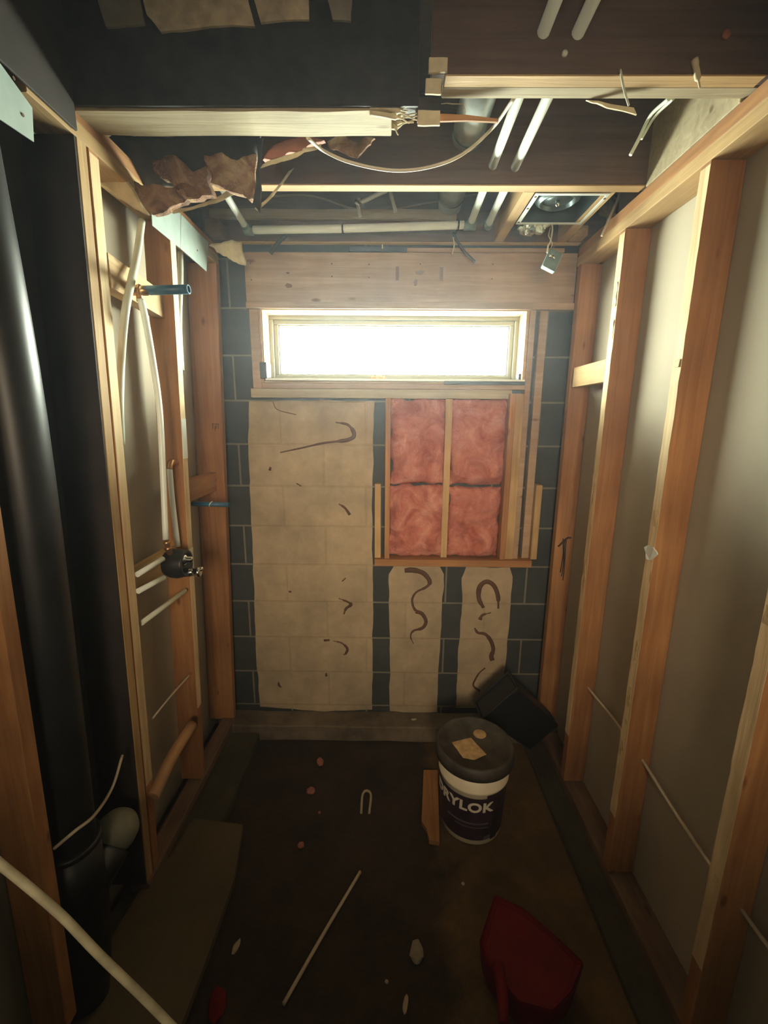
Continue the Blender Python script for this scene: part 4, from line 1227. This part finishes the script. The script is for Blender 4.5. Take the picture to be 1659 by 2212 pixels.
# large plank slab at left
B = MB().slab([(-0.7680, 1.4200, 0.0780), (-0.5610, 1.3980, 0.0780), (-0.5240, 1.1900, 0.0780), (-0.5260, 0.9770, 0.0780), (-0.5340, 0.8230, 0.0780), (-0.5290, 0.7580, 0.0780), (-0.8060, 0.7540, 0.0780), (-0.8480, 0.9180, 0.0780), (-0.8270, 1.2010, 0.0780), (-0.7820, 1.2750, 0.0780)], (0, 0, -1), 0.026)
tag(B.build('loose_plank', 'plank_concrete'), 'wide greenish-tan plank lying along the left-hand wall', 'plank')

# near pale pole at the lower left
B = MB().tube([(-0.6100, 0.5000, 1.0730), (-0.5610, 0.5000, 1.0110), (-0.5270, 0.5000, 0.9700), (-0.4840, 0.5000, 0.9140), (-0.4400, 0.5000, 0.8420), (-0.3890, 0.5000, 0.7660), (-0.3470, 0.5000, 0.7000), (-0.2810, 0.5000, 0.5930)], 0.0060, 14)
tag(B.build('pale_pole', 'pole_pale'), 'pale rounded pole slanting across the lower left corner', 'pole')

# thin stick, floor litter
B = MB().tube([(-0.089, 1.278, 0.008), (-0.19, 1.09, 0.010), (-0.286, 0.905, 0.008)], 0.0058, 10)
tag(B.build('dowel', 'cable_white'), 'long thin pale stick lying on the dark floor', 'stick')
B = MB()
c = (-0.0830, 1.5770, 0.0000)
B.tube([(c[0] - 0.018, c[1] - 0.055, 0.007), (c[0] - 0.018, c[1] + 0.035, 0.007), (c[0], c[1] + 0.058, 0.007), (c[0] + 0.020, c[1] + 0.035, 0.007), (c[0] + 0.016, c[1] - 0.055, 0.007)], 0.0055, 8)
tag(B.build('wire_loop', 'debris_white'), 'small whitish U-shaped scrap in the middle of the floor', 'scrap')


def crumb(px, s, mat, label, sh=(1, 1, .5), seed=0, name='debris_crumb', rz=0):
    B = MB()
    r = bmesh.ops.create_icosphere(B.bm, subdivisions=2, radius=1)
    for v in B.bm.verts:
        q_ = v.co + Vector(noise.noise_vector(v.co * 1.3 + Vector((seed, 0, 0)))) * 0.35
        q_ = Matrix.Rotation(rz, 3, 'Z') @ Vector((q_.x * s * sh[0], q_.y * s * sh[1], q_.z * s * sh[2]))
        v.co = q_ + Vector((px[0], px[1], s * sh[2] * 0.95))
    tag(B.build(name, mat), label, 'debris')


crumb((-0.3180, 1.7930, 0.0000), 0.022, 'debris_pink', 'pinkish crumpled scrap on the floor near the ledge', (0.7, 1.2, .5), 1, rz=.5)
crumb((-0.3340, 1.6280, 0.0000), 0.019, 'debris_pink', 'round reddish lump on the floor left of the U-shaped scrap', (1, 1, .5), 2)
crumb((-0.3300, 1.3760, 0.0000), 0.014, 'debris_pink', 'small pink crumb between the plank and the thin stick', (1, 1, .6), 3)
crumb((-0.4700, 1.0390, 0.0000), 0.012, 'debris_white', 'pale chip on the floor right beside the wide plank', (0.8, 2.0, .5), 4, rz=-.2)
crumb((0.0640, 0.9090, 0.0000), 0.011, 'debris_white', 'pale chip on the floor at the bottom of the view', (0.7, 2.1, .5), 5, rz=-.2)
crumb((0.1040, 1.0330, -0.0000), 0.026, 'cardboard', 'dull brown clod right of the thin stick', (0.8, 1.2, .4), 6)
crumb((0.15, 2.0, 0), 0.010, 'debris_white', 'tiny pale crumb on the concrete ledge', (1.5, 0.7, .5), 7)
bpy.data.objects['debris_crumb.006'].location.z = 0.089
crumb((0.0100, 0.9630, 0.0000), 0.006, 'debris_white', 'speck of grit near the bottom pale chip', (1, 1, .5), 8)
crumb((-0.2800, 1.5240, 0.0000), 0.006, 'debris_pink', 'tiny pink fleck just below the round reddish lump', (1, 1, .6), 9)
crumb((0.2860, 1.2460, 0.0000), 0.006, 'debris_white', 'tiny speck on the brown clay in front of the bucket', (1, 1, .5), 10)
crumb((-0.4760, 0.9060, 0.0000), 0.030, 'red_plastic', 'dim red scrap beside the wide plank at the bottom of the view', (0.8, 1.4, .35), 11, rz=.3)

# red plastic dustpan-like tub
rd = empty('red_scoop', (0.46, 1.0, 0.0))
tag(rd, 'dark red plastic scoop lying on the floor at the lower right', 'scoop')
top = [(0.3640, 1.1280, 0.1200), (0.4470, 1.0880, 0.1200), (0.5170, 1.0190, 0.1200), (0.5800, 0.9470, 0.1200), (0.5230, 0.8830, 0.1200), (0.4510, 0.8380, 0.1200), (0.3640, 0.8560, 0.1200), (0.2950, 0.9410, 0.1200), (0.2880, 0.9970, 0.1200)]
cen = sum((Vector(p) for p in top), Vector()) / len(top)
B = MB()
lv = [(0.93, -0.100), (0.97, -0.06), (1.0, -0.004), (0.985, 0.0), (0.94, -0.004), (0.90, -0.012)]
rings = []
for sc_, dz in lv:
    rings.append([B.bm.verts.new((cen.x + (p[0] - cen.x) * sc_, cen.y + (p[1] - cen.y) * sc_, p[2] + dz)) for p in top])
for i in range(len(rings) - 1):
    for k in range(len(top)):
        B.bm.faces.new((rings[i][k], rings[i][(k + 1) % len(top)], rings[i + 1][(k + 1) % len(top)], rings[i + 1][k]))
B.bm.faces.new(list(reversed(rings[0])))
B.bm.faces.new(rings[-1])
bmesh.ops.bevel(B.bm, geom=list(B.bm.edges), offset=0.004, segments=2, affect='EDGES')
B.build('scoop_body', 'red_plastic', rd)
B = MB().tube([(0.3280, 0.9360, 0.1200), (0.3240, 0.8700, 0.1200), (0.3120, 0.8110, 0.1200)], [0.018, 0.015, 0.013], 14)
B.build('handle', 'red_plastic', rd)

# black bin behind the bucket
bn = empty('black_bin', (0.66, 1.80, 0.0))
tag(bn, 'black plastic bin tipped against the right corner behind the bucket', 'bin')
B = MB()
B.box(-0.11, 0.11, -0.055, 0.055, -0.17, 0.17, 0.006)
for v in B.bm.verts:
    k = 0.86 + 0.14 * (v.co.z + 0.17) / 0.34
    v.co.x *= k
    v.co.y *= k
Rm = Matrix.Rotation(radians(-47), 3, 'Y') @ Matrix.Rotation(radians(8), 3, 'X')
for v in B.bm.verts:
    v.co = Rm @ v.co + Vector((0.645, 1.845, 0.255))
B.build('bin_body', 'black_plastic', bn)
B = MB()
ring(B, -0.118, 0.118, -0.062, 0.062, 0.01, 0.165, 0.178)
for v in B.bm.verts:
    v.co = Vector((v.co.x, v.co.z, v.co.y))
    v.co = Rm @ v.co + Vector((0.645, 1.845, 0.255))
B.build('rim', 'black_rubber', bn)
B = MB()
B.tube([(0.34, 1.915, 0.10), (0.40, 1.905, 0.12), (0.455, 1.91, 0.115), (0.495, 1.915, 0.11)], [0.012, .026, .022, .010], 12)
B.rough(0.014, 24, 2, 1, 0.02)
tag(B.build('black_rag', 'black_rubber'), 'crumpled black cloth piled behind the bucket', 'cloth')

# thin haze volume added to stand in for lens glare around the window
m, nt, b = newmat('glare_haze')
nt.nodes.remove(b)
vs = N(nt, 'ShaderNodeVolumeScatter')
vs.inputs['Color'].default_value = (0.85, 0.92, 1.0, 1)
vs.inputs['Density'].default_value = 0.017
vs.inputs['Anisotropy'].default_value = 0.72
outn = [n for n in nt.nodes if n.type == 'OUTPUT_MATERIAL'][0]
L(nt, vs.outputs[0], outn.inputs['Volume'])
B = MB().box(-0.995, 1.045, -2.62, 2.178, -0.03, CZ + 0.02, 0)
hz = B.build('glare_haze', 'glare_haze', keep=True)
tag(hz, 'thin bluish haze added as lens glare around the bright window', 'haze', kind='stuff')
